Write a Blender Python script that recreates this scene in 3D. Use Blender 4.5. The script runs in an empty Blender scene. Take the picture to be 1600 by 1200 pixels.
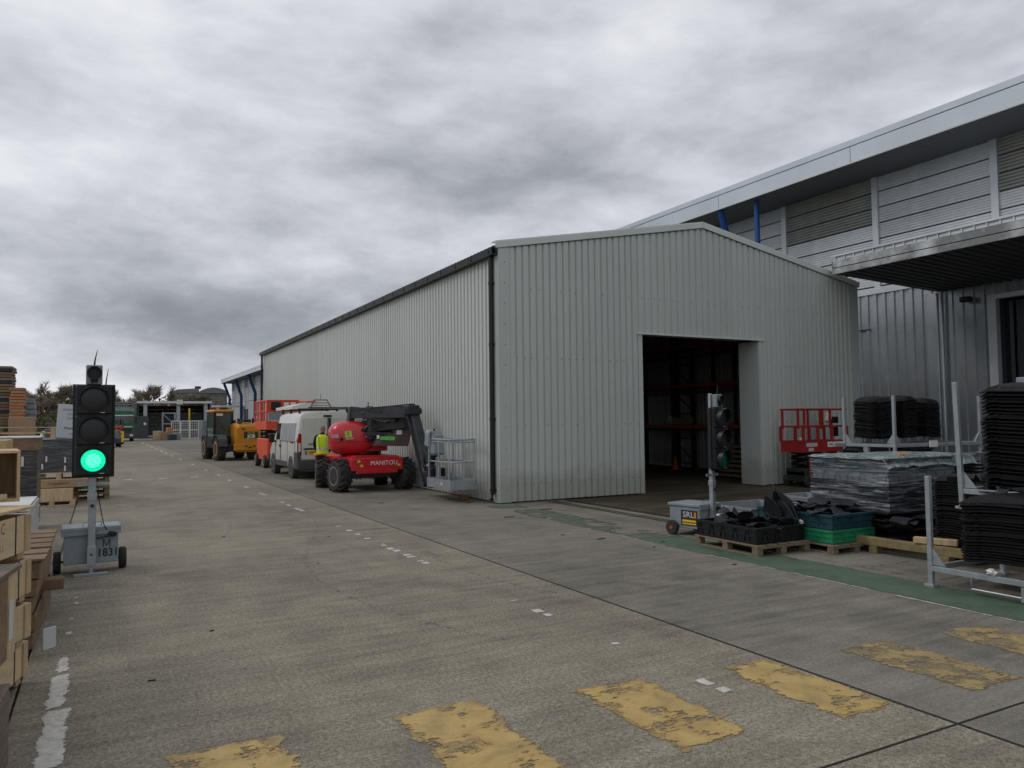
import bpy, bmesh, math, random
from mathutils import Vector, Matrix, noise
random.seed(7)
S = bpy.context.scene
COL = S.collection
R = math.radians

# ------------------------------------------------------------------ camera
YAW, PITCH, ROLL = 0.493349, 0.0484463, -0.0107682
fw = Vector((math.sin(YAW)*math.cos(PITCH), math.cos(YAW)*math.cos(PITCH), math.sin(PITCH)))
r0 = Vector((math.cos(YAW), -math.sin(YAW), 0)); u0 = r0.cross(fw)
rr = r0*math.cos(ROLL)+u0*math.sin(ROLL); uu = -r0*math.sin(ROLL)+u0*math.cos(ROLL)
cd = bpy.data.cameras.new('camera'); cam = bpy.data.objects.new('camera', cd); COL.objects.link(cam)
cam.matrix_world = Matrix(((rr.x,uu.x,-fw.x,0),(rr.y,uu.y,-fw.y,0),(rr.z,uu.z,-fw.z,1.85),(0,0,0,1)))
cd.sensor_width = 36; cd.lens = 26.878; cd.clip_start = .05; cd.clip_end = 3000
S.camera = cam
# ------------------------------------------------------------------ light and exposure
SUN_EL, SUN_AZ = R(42), R(-62)          # azimuth measured from +Y towards +X
W = bpy.data.worlds.new('World'); S.world = W; W.use_nodes = True
nt = W.node_tree; nt.nodes.clear()
def N(t, **k):
    n = nt.nodes.new(t)
    for a, b in k.items(): setattr(n, a, b)
    return n
def L(a, b): nt.links.new(a, b)
out = N('ShaderNodeOutputWorld'); mx = N('ShaderNodeMixShader'); mx.inputs[0].default_value = .93
sky = N('ShaderNodeTexSky', sky_type='NISHITA'); sky.sun_disc = False; sky.sun_elevation = SUN_EL; sky.sun_rotation = SUN_AZ
b1 = N('ShaderNodeBackground'); b1.inputs[1].default_value = .08; L(sky.outputs[0], b1.inputs[0])
b2 = N('ShaderNodeBackground'); b2.inputs[1].default_value = 1.0
tc = N('ShaderNodeTexCoord'); sp = N('ShaderNodeSeparateXYZ'); L(tc.outputs['Generated'], sp.inputs[0])
def M2(op, a, b=None, c=None):
    n = N('ShaderNodeMath', operation=op)
    for i, v in enumerate((a, b, c)):
        if v is None: continue
        if isinstance(v, (int, float)): n.inputs[i].default_value = v
        else: L(v, n.inputs[i])
    return n.outputs[0]
zc = M2('MAXIMUM', sp.outputs[2], 0.0); den = M2('ADD', zc, .46)
cv = N('ShaderNodeCombineXYZ'); L(M2('DIVIDE', sp.outputs[0], den), cv.inputs[0]); L(M2('DIVIDE', sp.outputs[1], den), cv.inputs[1]); L(M2('MULTIPLY', sp.outputs[2], 2.2), cv.inputs[2])
def NZ(scale, det, rough, dist=0, off=(0,0,0)):
    mp = N('ShaderNodeMapping'); mp.inputs['Location'].default_value = off; L(cv.outputs[0], mp.inputs[0])
    n = N('ShaderNodeTexNoise'); n.inputs['Scale'].default_value = scale; n.inputs['Detail'].default_value = det
    n.inputs['Roughness'].default_value = rough; n.inputs['Distortion'].default_value = dist; L(mp.outputs[0], n.inputs[0]); return n.outputs[0]
n1 = NZ(1.15, 3, .5, .0, (3.3, 1.2, 0)); n2 = NZ(2.6, 8, .55, .0, (7.0, 2.0, 1)); n3 = NZ(7.5, 7, .58, .3, (1, 5, 3))
mixn = M2('ADD', M2('MULTIPLY', n1, .46), M2('ADD', M2('MULTIPLY', n2, .42), M2('MULTIPLY', n3, .15)))
elev = M2('MULTIPLY', M2('MINIMUM', zc, .55), .17)
hor = M2('MULTIPLY', M2('POWER', M2('SUBTRACT', 1.0, M2('MINIMUM', M2('MULTIPLY', zc, 4.0), 1.0)), 2.0), .13)
val = M2('ADD', M2('SUBTRACT', mixn, .012), M2('ADD', elev, hor))
cr = N('ShaderNodeValToRGB'); L(val, cr.inputs[0]); e = cr.color_ramp.elements
e[0].position = .395; e[0].color = (.25, .265, .30, 1); e[1].position = .72; e[1].color = (.90, .91, .94, 1)
a = e.new(.465); a.color = (.34, .355, .385, 1)
a = e.new(.522); a.color = (.465, .48, .525, 1)
a = e.new(.585); a.color = (.62, .635, .685, 1)
a = e.new(.65); a.color = (.77, .785, .82, 1)
L(cr.outputs[0], b2.inputs[0]); L(b1.outputs[0], mx.inputs[1]); L(b2.outputs[0], mx.inputs[2]); L(mx.outputs[0], out.inputs[0])
sd = bpy.data.lights.new('sun', 'SUN'); sd.energy = .75; sd.angle = R(18); sd.color = (1, .96, .9)
so = bpy.data.objects.new('sun', sd); COL.objects.link(so)
sdir = Vector((math.sin(SUN_AZ)*math.cos(SUN_EL), math.cos(SUN_AZ)*math.cos(SUN_EL), math.sin(SUN_EL)))
so.rotation_euler = sdir.to_track_quat('Z', 'Y').to_euler()
S.view_settings.view_transform = 'Standard'; S.view_settings.look = 'None'; S.view_settings.exposure = 0.07; S.view_settings.gamma = 1
S.view_settings.use_curve_mapping = False
S.cycles.max_bounces = 6

# ------------------------------------------------------------------ materials
def sr(r, g, b): return tuple(((x/255)/12.92 if x/255 <= .04045 else ((x/255+.055)/1.055)**2.4) for x in (r, g, b))
class NT:
    def __init__(s, name):
        s.m = bpy.data.materials.new(name); s.m.use_nodes = True; s.t = s.m.node_tree; s.t.nodes.clear()
        s.out = s.n('ShaderNodeOutputMaterial'); s.p = s.n('ShaderNodeBsdfPrincipled'); s.l(s.p.outputs[0], s.out.inputs[0])
    def n(s, t, **k):
        x = s.t.nodes.new(t)
        for a, b in k.items():
            if a in ('operation', 'blend_type', 'data_type', 'wave_type', 'bands_direction', 'feature', 'distance'): setattr(x, a, b)
            else: x.inputs[a].default_value = b
        return x
    def l(s, a, b): s.t.links.new(a, b)
    def co(s, scale=(1,1,1), obj=True):
        t = s.n('ShaderNodeTexCoord') if obj else s.n('ShaderNodeNewGeometry'); mp = s.n('ShaderNodeMapping'); mp.inputs['Scale'].default_value = scale
        s.l(t.outputs['Object'] if obj else t.outputs['Position'], mp.inputs[0]); return mp.outputs[0]
    def noise(s, vec, scale, det=4, rough=.55, dist=0):
        x = s.n('ShaderNodeTexNoise', Scale=scale, Detail=det, Roughness=rough, Distortion=dist); s.l(vec, x.inputs[0]); return x.outputs[0]
    def ramp(s, fac, stops):
        x = s.n('ShaderNodeValToRGB'); s.l(fac, x.inputs[0]); e = x.color_ramp.elements
        e[0].position = stops[0][0]; e[0].color = tuple(stops[0][1])+(1,); e[1].position = stops[-1][0]; e[1].color = tuple(stops[-1][1])+(1,)
        for p, c in stops[1:-1]: q = e.new(p); q.color = tuple(c)+(1,)
        return x.outputs[0]
    def mix(s, f, a, b, mode='MIX'):
        x = s.n('ShaderNodeMix', data_type='RGBA', blend_type=mode)
        for i, v in ((0, f), (6, a), (7, b)):
            if isinstance(v, (int, float)): x.inputs[i].default_value = v
            elif isinstance(v, tuple): x.inputs[i].default_value = v+(1,)
            else: s.l(v, x.inputs[i])
        return x.outputs[2]
    def math(s, op, a, b=0.0):
        x = s.n('ShaderNodeMath', operation=op)
        for i, v in ((0, a), (1, b)):
            if isinstance(v, (int, float)): x.inputs[i].default_value = v
            else: s.l(v, x.inputs[i])
        return x.outputs[0]
    def bump(s, h, st, dist=.02):
        x = s.n('ShaderNodeBump'); x.inputs['Strength'].default_value = st; x.inputs['Distance'].default_value = dist; s.l(h, x.inputs['Height']); s.l(x.outputs[0], s.p.inputs['Normal'])
MC = {}
def mat(name, c, rough=.6, metal=0, var=.18, sc=3.0, bump=0.0, bs=40, stretch=(1,1,1), dirt=None, dirtamt=.0, world=False, spec=.4, tint=0.0, splash=None):
    if name in MC: return MC[name]
    q = NT(name); v = q.co(stretch, not world)
    f = q.noise(v, sc, 6, .6)
    d = tuple(x*(1-var) for x in c); h = tuple(min(1, x*(1+var)) for x in c)
    col = q.ramp(f, [(.3, d), (.7, h)])
    if dirt:
        f2 = q.noise(v, sc*.45, 8, .68); m = q.ramp(f2, [(.5-dirtamt*.3, (0,0,0)), (.78-dirtamt*.3, (1,1,1))])
        col = q.mix(q.math('MULTIPLY', m, dirtamt), col, dirt)
    if tint:
        oi = q.n('ShaderNodeObjectInfo'); tv = q.math('ADD', q.math('MULTIPLY', oi.outputs['Random'], 2*tint), 1-tint)
        cx_ = q.n('ShaderNodeCombineXYZ'); [q.l(tv, cx_.inputs[i]) for i in range(3)]; col = q.mix(1.0, col, cx_.outputs[0], 'MULTIPLY')
    if splash:
        g_ = q.n('ShaderNodeNewGeometry'); s_ = q.n('ShaderNodeSeparateXYZ'); q.l(g_.outputs['Position'], s_.inputs[0])
        zz = q.math('ADD', s_.outputs[2], q.math('MULTIPLY', q.noise(q.co((1,1,1), False), 3.5, 6, .65), -.9)); mk = q.ramp(zz, [(.0, (1,1,1)), (.35, (0,0,0))])
        col = q.mix(q.math('MULTIPLY', mk, .38), col, splash)
    q.l(col, q.p.inputs['Base Color']); q.p.inputs['Metallic'].default_value = metal; q.p.inputs['Specular IOR Level'].default_value = spec
    rg = q.math('ADD', q.math('MULTIPLY', f, .25), rough-.125); q.l(rg, q.p.inputs['Roughness'])
    if bump: q.bump(q.noise(v, bs, 4, .6), bump)
    MC[name] = q.m; return q.m
def glow(name, c, st):
    q = NT(name); vv = q.n('ShaderNodeTexVoronoi', Scale=90.0); q.l(q.co(), vv.inputs[0]); q.l(q.ramp(vv.outputs['Distance'], [(.2, (st*1.25,)*3), (.7, (st*.72,)*3)]), q.p.inputs['Emission Strength']); q.p.inputs['Base Color'].default_value = (0,.1,.08,1); q.p.inputs['Emission Color'].default_value = c+(1,); q.p.inputs['Emission Strength'].default_value = st; MC[name] = q.m; return q.m
dust = (.20, .18, .15)
m_clad = mat('light grey coated steel', (.475, .505, .475), .36, 0, .04, .7, dirt=(.36,.38,.34), dirtamt=.22, spec=.6, tint=.035, splash=(.2,.18,.13))
m_trim = mat('pale grey flashing', (.56, .60, .57), .45, 0, .05, 1.2)
m_inner = mat('white lined steel', (.22, .23, .23), .6, 0, .05, 1)
m_black = mat('black plastic', (.008, .009, .010), .45, 0, .3, 4)
m_rubber = mat('tyre rubber', (.02, .02, .021), .85, 0, .3, 9, .3, 60, dirt=(.09,.08,.07), dirtamt=.45)
m_dark = mat('dark steel', (.03, .032, .034), .5, .3, .3, 5, dirt=(.08,.075,.065), dirtamt=.3)
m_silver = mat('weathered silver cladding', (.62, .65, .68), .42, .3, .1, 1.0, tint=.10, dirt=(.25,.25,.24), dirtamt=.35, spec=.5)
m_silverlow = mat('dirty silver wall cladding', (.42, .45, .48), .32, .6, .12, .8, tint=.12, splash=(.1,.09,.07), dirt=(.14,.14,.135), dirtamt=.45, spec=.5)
m_louvre = mat('green stained louvre', (.30, .305, .275), .6, .2, .15, 2)
m_fascia = mat('blue grey fascia', (.58, .64, .70), .45, .1, .04, .5, dirt=(.24,.26,.27), dirtamt=.25)
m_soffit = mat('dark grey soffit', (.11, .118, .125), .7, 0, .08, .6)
m_canfas = mat('stained canopy edge', (.60, .63, .64), .6, .1, .15, 2.5, dirt=(.09,.09,.085), dirtamt=.8)
m_navy = mat('dark blue paint', (.01, .035, .12), .4, 0, .1, 2)
m_blue = mat('blue paint', (.012, .07, .27), .4, 0, .1, 2)
m_galv = mat('galvanised steel', (.36, .39, .41), .45, .55, .14, 9, dirt=(.2,.2,.19), dirtamt=.3)
m_galvbox = mat('grey painted steel box', (.25, .29, .32), .55, .1, .1, 5, dirt=(.14,.14,.13), dirtamt=.4)
m_red = mat('glossy red paint', (.54, .012, .02), .28, 0, .12, 2, dirt=(.25,.09,.07), dirtamt=.22, spec=.6)
m_redlift = mat('dull red paint', (.36, .02, .018), .5, 0, .15, 3, dirt=(.16,.06,.05), dirtamt=.35)
m_orange = mat('bright orange paint', (.70, .085, .03), .45, 0, .12, 3, dirt=(.3,.1,.06), dirtamt=.3)
m_yellow = mat('machine yellow paint', (.62, .24, .015), .4, 0, .1, 3, dirt=(.22,.12,.04), dirtamt=.3)
m_forky = mat('forklift yellow', (.75, .48, .03), .45, 0, .1, 3)
m_white = mat('van white paint', (.60, .60, .56), .3, 0, .04, 1.0, dirt=(.36,.34,.29), dirtamt=.4, spec=.6)
m_offwhite = mat('white plastic', (.62, .62, .6), .5, 0, .08, 3)
m_bump = mat('grey bumper plastic', (.055, .057, .06), .6, 0, .15, 3)
m_glass = mat('dark glass', (.02, .026, .03), .08, 0, .05, 1, spec=.9)
m_cabglass = mat('green tinted cab glass', (.045, .07, .066), .08, 0, .1, 1, spec=.9)
m_lightglass = mat('reflective side panel', (.42, .45, .47), .12, 0, .1, 2, spec=.8)
m_taillight = mat('red lamp lens', (.30, .008, .012), .15, 0, .1, 3, spec=.8)
m_plate = mat('yellow number plate', (.75, .5, .03), .4, 0, .03, 3)
m_rim = mat('grey wheel rim', (.27, .275, .28), .5, .3, .15, 6, dirt=(.15,.13,.11), dirtamt=.5)
m_rimw = mat('white wheel rim', (.55, .54, .50), .5, 0, .1, 6, dirt=(.25,.22,.18), dirtamt=.4)
m_rimy = mat('yellow wheel rim', (.85, .36, .03), .45, 0, .1, 6, dirt=(.2,.12,.05), dirtamt=.4)
m_ply = mat('pine plywood', (.62, .48, .30), .65, 0, .16, 2.2, .15, 30, (1,1,5), tint=.12, dirt=(.3,.21,.12), dirtamt=.35)
m_pine = mat('raw pine board', (.60, .45, .27), .7, 0, .22, 3.0, .2, 40, (6,6,1), tint=.15, dirt=(.25,.18,.11), dirtamt=.4)
m_pallet = mat('used pallet wood', (.22, .165, .105), .8, 0, .25, 4.0, .3, 40, (3,3,3), dirt=(.13,.105,.08), dirtamt=.55)
m_oldwood = mat('weathered brown timber', (.17, .135, .105), .85, 0, .35, 5.0, .4, 50, (4,1.5,4), dirt=(.25,.22,.19), dirtamt=.35)
m_brownwood = mat('brown crate board', (.22, .145, .088), .8, 0, .25, 4.0, .2, 40, (2,2,4), tint=.2, dirt=(.1,.07,.05), dirtamt=.4)
m_card = mat('brown cardboard', (.33, .225, .14), .85, 0, .1, 2)
m_osb = mat('strand board', (.50, .37, .18), .8, 0, .4, 38, .3, 60, (1,1,2))
m_sleeper = mat('treated yellow timber', (.25, .20, .09), .8, 0, .25, 3, .3, 30, (1,4,4), dirt=(.1,.08,.05), dirtamt=.4)
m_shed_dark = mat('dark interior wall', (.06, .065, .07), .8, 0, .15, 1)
m_rackb = mat('racking orange beam', (.50, .10, .03), .5, 0, .1, 2)
m_racku = mat('racking dark upright', (.03, .035, .06), .5, .2, .1, 2)
m_mat = mat('black moulded plastic', (.0035, .0035, .004), .55, 0, .3, 5, .1, 30, spec=.22)
m_scrap = mat('grey black plastic sheet', (.018, .019, .022), .55, 0, .3, 5)
m_crateblue = mat('dark teal crate plastic', (.014, .058, .075), .5, 0, .2, 5, dirt=(.05,.07,.07), dirtamt=.3)
m_crategreen = mat('green crate plastic', (.02, .25, .11), .5, 0, .2, 5, dirt=(.04,.1,.06), dirtamt=.35)
m_hiviz = mat('hi vis yellow cloth', (.62, .80, .03), .8, 0, .1, 8)
m_cloth = mat('black cloth', (.012, .012, .014), .9, 0, .2, 8)
m_skin = mat('skin', (.45, .24, .17), .6, 0, .08, 12)
m_hair = mat('grey hair', (.25, .2, .17), .9, 0, .2, 40)
m_refl = mat('silver reflective tape', (.6, .6, .6), .4, .2, .05, 8)
m_lens = mat('unlit signal lens', (.02, .021, .023), .35, 0, .15, 60, .3, 160)
m_lensg = mat('dark green lens', (.0, .08, .045), .15, 0, .15, 60, spec=.9)
m_glow = glow('lit green lamp', (.0, 1.0, .50), .95)
m_glowc = glow('lit lamp centre', (.12, 1.0, .66), 1.05)
m_sign = mat('white sign board', (.50, .53, .56), .5, 0, .05, 2)
m_ink = mat('black lettering', (.015, .015, .017), .6, 0, .1, 5)
m_inkg = mat('grey lettering', (.16, .17, .19), .6, 0, .1, 5)
m_inkw = mat('white lettering', (.8, .8, .8), .5, 0, .03, 5)
m_brick = mat('orange clay brick', (.30, .12, .06), .9, 0, .25, 12)
m_green = mat('lorry green paint', (.012, .13, .055), .35, 0, .15, 2, dirt=(.06,.1,.07), dirtamt=.3)
m_lime = mat('lime green paint', (.12, .50, .08), .5, 0, .1, 2)
m_conc = mat('pale concrete wall', (.38, .40, .42), .8, 0, .08, 1)
m_cone = mat('red cone plastic', (.5, .06, .03), .5, 0, .1, 3)
m_beacon = mat('orange beacon lens', (.7, .2, .02), .3, 0, .1, 3)
m_bark = mat('winter bark', (.085, .072, .055), .95, 0, .3, 2)
m_scrub = mat('olive scrub leaves', (.115, .11, .055), .95, 0, .4, .25, world=True)
m_twig = mat('brown twigs', (.23, .19, .145), .95, 0, .4, .3, world=True)
m_stone = mat('brown building wall', (.17, .16, .14), .9, 0, .15, .5)
m_roofm = mat('grey sheet roof', (.16, .165, .17), .7, 0, .1, .5)

def film_mat(name, base, streak, amt, sc=(2,2,14), rough=.22, clear=0):
    q = NT(name); v = q.co(sc); f = q.noise(v, 1.6, 7, .62, .8); f2 = q.noise(v, 4.0, 5, .6, .4)
    m = q.ramp(q.math('ADD', q.math('MULTIPLY', f, .65), q.math('MULTIPLY', f2, .35)), [(.55-amt*.25, (0,0,0)), (.75-amt*.2, (1,1,1))])
    q.l(q.mix(m, base, streak), q.p.inputs['Base Color']); q.p.inputs['Roughness'].default_value = rough; q.p.inputs['Specular IOR Level'].default_value = .8
    q.bump(q.noise(v, 3.0, 5, .6, .6), .5, .03)
    if clear:
        tr = q.n('ShaderNodeBsdfTransparent'); ms = q.n('ShaderNodeMixShader'); q.l(q.math('ADD', q.math('MULTIPLY', m, 1-clear), clear), ms.inputs[0])
        q.l(tr.outputs[0], ms.inputs[1]); q.l(q.p.outputs[0], ms.inputs[2]); q.l(ms.outputs[0], q.out.inputs[0])
    return q.m
m_film_black = film_mat('black stretch film', (.018, .019, .022), (.12,.125,.14), .35)
m_film_clear = film_mat('clear stretch film over dark goods', (.045, .05, .058), (.46,.50,.56), .42, (.8,.8,14), .2, .22)
m_film_top = film_mat('pale green film sheet', (.22, .28, .28), (.50,.57,.57), .6, (3,3,3), .2, .6)
m_film_white = film_mat('clear film over cardboard', (.28, .23, .20), (.60,.60,.60), .6, (3,3,5))

def ground_mat(name, base, agg, green=None, brown=0.0):
    q = NT(name); w = q.co((1,1,1), False)
    big = q.noise(w, .22, 5, .6); med = q.noise(w, 1.6, 6, .65)
    v = q.co((.35, 3.2, 1), False); streak = q.noise(v, 2.4, 6, .62, .3)
    v2 = q.co((2.0, .25, 1), False); wheel = q.noise(v2, .9, 4, .6)
    f = q.math('ADD', q.math('ADD', q.math('MULTIPLY', big, .35), q.math('MULTIPLY', med, .25)), q.math('ADD', q.math('MULTIPLY', streak, .28), q.math('MULTIPLY', wheel, .12)))
    c = q.ramp(f, [(.38, tuple(x*.55 for x in base)), (.5, base), (.62, tuple(x*1.4 for x in base))])
    fine = q.math('ADD', q.math('MULTIPLY', q.noise(w, 95, 3, .75), .55), q.math('MULTIPLY', q.noise(w, 34, 3, .7), .45)); c = q.mix(min(1,agg), c, q.ramp(fine, [(.38, (.16,.15,.13)), (.5, (.5,.5,.5)), (.62, (.9,.87,.82))]), 'OVERLAY')
    vo = q.n('ShaderNodeTexVoronoi', Scale=42.0); q.l(w, vo.inputs[0])
    st = q.ramp(vo.outputs['Distance'], [(.10, (1,1,1)), (.20, (0,0,0))]); sel = q.math('GREATER_THAN', q.noise(w, 23, 2), .56)
    c = q.mix(q.math('MULTIPLY', q.math('MULTIPLY', st, sel), agg), c, (.50,.47,.42))
    dk = q.ramp(q.noise(w, .8, 7, .7, .6), [(.57, (0,0,0)), (.70, (1,1,1))]); c = q.mix(q.math('MULTIPLY', dk, .55), c, tuple(x*.45 for x in base))
    oil = q.ramp(q.noise(w, 2.7, 5, .6, .2), [(.70, (0,0,0)), (.76, (1,1,1))]); c = q.mix(q.math('MULTIPLY', oil, .5), c, (.05,.045,.04))
    oi = q.n('ShaderNodeObjectInfo'); tv = q.math('ADD', q.math('MULTIPLY', oi.outputs['Random'], .16), .92); cx_ = q.n('ShaderNodeCombineXYZ'); [q.l(tv, cx_.inputs[i]) for i in range(3)]; c = q.mix(1.0, c, cx_.outputs[0], 'MULTIPLY')
    if brown:
        bw = q.ramp(q.noise(q.co((.5,1.5,1), False), .9, 6, .62, .8), [(.40, (0,0,0)), (.62, (1,1,1))]); c = q.mix(q.math('MULTIPLY', bw, brown), c, (.038,.031,.018))
    q.l(c, q.p.inputs['Base Color']); q.p.inputs['Specular IOR Level'].default_value = .12
    q.l(q.ramp(f, [(.4, (.72,)*3), (.6, (.92,)*3)]), q.p.inputs['Roughness'])
    q.bump(q.math('ADD', q.math('MULTIPLY', fine, .6), q.math('MULTIPLY', streak, .8)), .35, .01)
    return q.m
m_slabA = ground_mat('exposed aggregate concrete', (.208, .188, .150), .8)
m_slabB = ground_mat('smooth worn concrete', (.178, .166, .140), .45)
m_slabC = ground_mat('damp stained concrete', (.085, .075, .055), .25, brown=.8)
m_earth = ground_mat('joint bed', (.03, .028, .025), .1)

def paint_mat(name, c1, c2, cover, sc, wear=.16):
    """thick paint with worn-through holes and chipped edges; holes are real transparency over the concrete"""
    q = NT(name); w = q.co((1,1,1), False); tr = q.n('ShaderNodeBsdfTransparent'); ms = q.n('ShaderNodeMixShader')
    f = q.noise(w, sc, 10, .68, .2); f2 = q.noise(w, sc*6, 5, .65); fs = q.noise(q.co((.6,3.2,1), False), sc*3, 6, .65)
    h = q.math('ADD', q.math('ADD', q.math('MULTIPLY', f, .62), q.math('MULTIPLY', f2, .16)), q.math('MULTIPLY', fs, .22))
    at = q.n('ShaderNodeAttribute'); at.attribute_name = 'edge'
    hh = q.math('ADD', h, q.math('MULTIPLY', q.math('SUBTRACT', at.outputs['Fac'], 1.0), wear))
    t0 = .5-cover*.17
    tone = q.noise(w, sc*1.7, 6, .6, .5)
    c1d = tuple(x*.8 for x in c1); cl = tuple(min(1, x*1.15) for x in c1)
    thick = q.ramp(tone, [(.36, c1d), (.5, c1), (.66, cl)])
    thin = q.ramp(hh, [(t0, (1,1,1)), (t0+.03, (0,0,0))])
    q.l(q.mix(q.math('MULTIPLY', thin, .85), thick, c2), q.p.inputs['Base Color']); q.p.inputs['Roughness'].default_value = .6
    q.bump(hh, 1.0, .03)
    k = q.ramp(hh, [(t0-.004, (0,0,0)), (t0+.004, (1,1,1))])
    q.l(k, ms.inputs[0]); q.l(tr.outputs[0], ms.inputs[1]); q.l(q.p.outputs[0], ms.inputs[2]); q.l(ms.outputs[0], q.out.inputs[0]); return q.m
m_yp = paint_mat('worn yellow floor paint', (.43, .30, .105), (.31, .185, .05), .24, 2.8, .15)
m_yp2 = paint_mat('almost gone yellow floor paint', (.32, .235, .10), (.25, .17, .075), .06, 5.0, .10)
m_ghost = paint_mat('ghost of yellow paint', (.22, .175, .10), (.21, .17, .105), .25, 9.0, .08)
m_wp = paint_mat('worn white floor paint', (.56, .54, .50), (.40, .38, .34), .72, 9, .22)
m_gp = paint_mat('worn green walkway paint', (.066, .108, .066), (.05, .075, .045), .62, 1.6, .12)
m_gp2 = paint_mat('faded green walkway paint', (.085, .115, .075), (.075, .09, .06), .05, 1.3, .12)
m_rp = paint_mat('worn red line paint', (.20, .08, .055), (.15, .07, .05), .0, 5, .08)

# ------------------------------------------------------------------ mesh helpers
def rot(ax, deg): return Matrix.Rotation(R(deg), 3, ax)
def frame(d, up=Vector((0,0,1))):
    d = Vector(d).normalized()
    if abs(d.dot(up)) > .98: up = Vector((1,0,0))
    x = d.cross(up).normalized(); z = x.cross(d).normalized()
    return Matrix((x, d, z)).transposed()     # columns: side, along, up
_bm = bmesh.new()
_keys = [(sx,sy,sz,k) for sx in (-1,1) for sy in (-1,1) for sz in (-1,1) for k in range(3)]
for sx,sy,sz,k in _keys:
    p = [sx, sy, sz]; i = (k+1)%3; j = (k+2)%3; p[i] *= .8; p[j] *= .8
    _bm.verts.new(p)
_bm.verts.index_update(); bmesh.ops.convex_hull(_bm, input=list(_bm.verts)); bmesh.ops.dissolve_limit(_bm, angle_limit=.02, verts=list(_bm.verts), edges=list(_bm.edges))
_bm.verts.index_update(); CH_F = [[v.index for v in f.verts] for f in _bm.faces]; _bm.free()
BOXF = [(0,1,3,2),(4,6,7,5),(0,4,5,1),(2,3,7,6),(0,2,6,4),(1,5,7,3)]
class MB:
    def __init__(s): s.v = []; s.f = []; s.mi = []; s.mats = []; s.cm = 0
    def use(s, m):
        if m not in s.mats: s.mats.append(m)
        s.cm = s.mats.index(m); return s
    def add(s, vs, fs):
        o = len(s.v); s.v.extend([tuple(v) for v in vs]); s.f.extend([tuple(i+o for i in f) for f in fs]); s.mi.extend([s.cm]*len(fs)); return s
    def box(s, c, d, Rm=None, b=0):
        c = Vector(c); hx, hy, hz = d[0]/2, d[1]/2, d[2]/2
        if b:
            b = min(b, hx*.9, hy*.9, hz*.9); vs = []
            for sx,sy,sz,k in _keys:
                q = [hx-b, hy-b, hz-b]; q[k] += b; vs.append(Vector((sx*q[0], sy*q[1], sz*q[2])))
            fs = CH_F
        else:
            vs = [Vector((x,y,z)) for x in (-hx,hx) for y in (-hy,hy) for z in (-hz,hz)]; fs = BOXF
        if Rm is not None: vs = [Rm@v for v in vs]
        return s.add([v+c for v in vs], fs)
    def bb(s, x0, x1, y0, y1, z0, z1, b=0): return s.box(((x0+x1)/2,(y0+y1)/2,(z0+z1)/2), (abs(x1-x0),abs(y1-y0),abs(z1-z0)), None, b)
    def bar(s, p, q, w, h=None, b=0):
        p = Vector(p); q = Vector(q); return s.box((p+q)/2, (w, (q-p).length, h or w), frame(q-p), b)
    def tube(s, pts, r, n=8, close=False, caps=True):
        pts = [Vector(p) for p in pts]; rings = []; m = len(pts)
        for i, p in enumerate(pts):
            if close: d = pts[(i+1)%m]-pts[i-1]
            else: d = pts[min(i+1, m-1)]-pts[max(i-1, 0)]
            F = frame(d); rad = r[i] if isinstance(r, (list, tuple)) else r
            rings.append([p+F@Vector((math.cos(2*math.pi*k/n)*rad, 0, math.sin(2*math.pi*k/n)*rad)) for k in range(n)])
        vs = [v for g in rings for v in g]; fs = []
        for i in range(m if close else m-1):
            a = i*n; c = ((i+1)%m)*n
            for k in range(n): fs.append((a+k, a+(k+1)%n, c+(k+1)%n, c+k))
        if caps and not close: fs.append(tuple(range(n))[::-1]); fs.append(tuple((m-1)*n+k for k in range(n)))
        return s.add(vs, fs)
    def cyl(s, p, q, r, n=16, r2=None): return s.tube([p, q], [r, r if r2 is None else r2], n)
    def lathe(s, c, axis, prof, n=24):
        """prof: (radius, along)"""
        F = frame(axis); c = Vector(c); vs = []; fs = []; m = len(prof)
        for rad, t in prof:
            for k in range(n): vs.append(c+F@Vector((math.cos(2*math.pi*k/n)*rad, t, math.sin(2*math.pi*k/n)*rad)))
        for i in range(m-1):
            for k in range(n): fs.append((i*n+k, i*n+(k+1)%n, (i+1)*n+(k+1)%n, (i+1)*n+k))
        fs.append(tuple(range(n))[::-1]); fs.append(tuple((m-1)*n+k for k in range(n)))
        return s.add(vs, fs)
    def prism(s, poly, axis, a, b):
        """poly in the other two axes (cyclic order), extruded from a to b along axis"""
        n = len(poly); vs = []
        for t in (a, b):
            for u, v in poly:
                vs.append({'x': (t,u,v), 'y': (u,t,v), 'z': (u,v,t)}[axis])
        return s.add(vs, [tuple(range(n)), tuple(range(2*n-1, n-1, -1))]+[(k,(k+1)%n,n+(k+1)%n,n+k) for k in range(n)])
    def loft(s, secs, caps=True):
        n = len(secs[0]); vs = [v for q in secs for v in q]; fs = []
        for i in range(len(secs)-1):
            for k in range(n): fs.append((i*n+k, i*n+(k+1)%n, (i+1)*n+(k+1)%n, (i+1)*n+k))
        if caps: fs.append(tuple(range(n))[::-1]); fs.append(tuple((len(secs)-1)*n+k for k in range(n)))
        return s.add(vs, fs)
    def ell(s, c, rad, n=20, m=12, p=1.0, zlo=-1):
        c = Vector(c); vs = []; fs = []
        def sg(x, e): return math.copysign(abs(x)**e, x)
        for i in range(m+1):
            ph = -math.pi/2+math.pi*i/m
            for k in range(n):
                th = 2*math.pi*k/n
                z = sg(math.sin(ph), p); r_ = sg(math.cos(ph), p)
                vs.append(c+Vector((rad[0]*r_*sg(math.cos(th), p), rad[1]*r_*sg(math.sin(th), p), rad[2]*max(z, zlo))))
        for i in range(m):
            for k in range(n): fs.append((i*n+k, i*n+(k+1)%n, (i+1)*n+(k+1)%n, (i+1)*n+k))
        return s.add(vs, fs)
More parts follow.
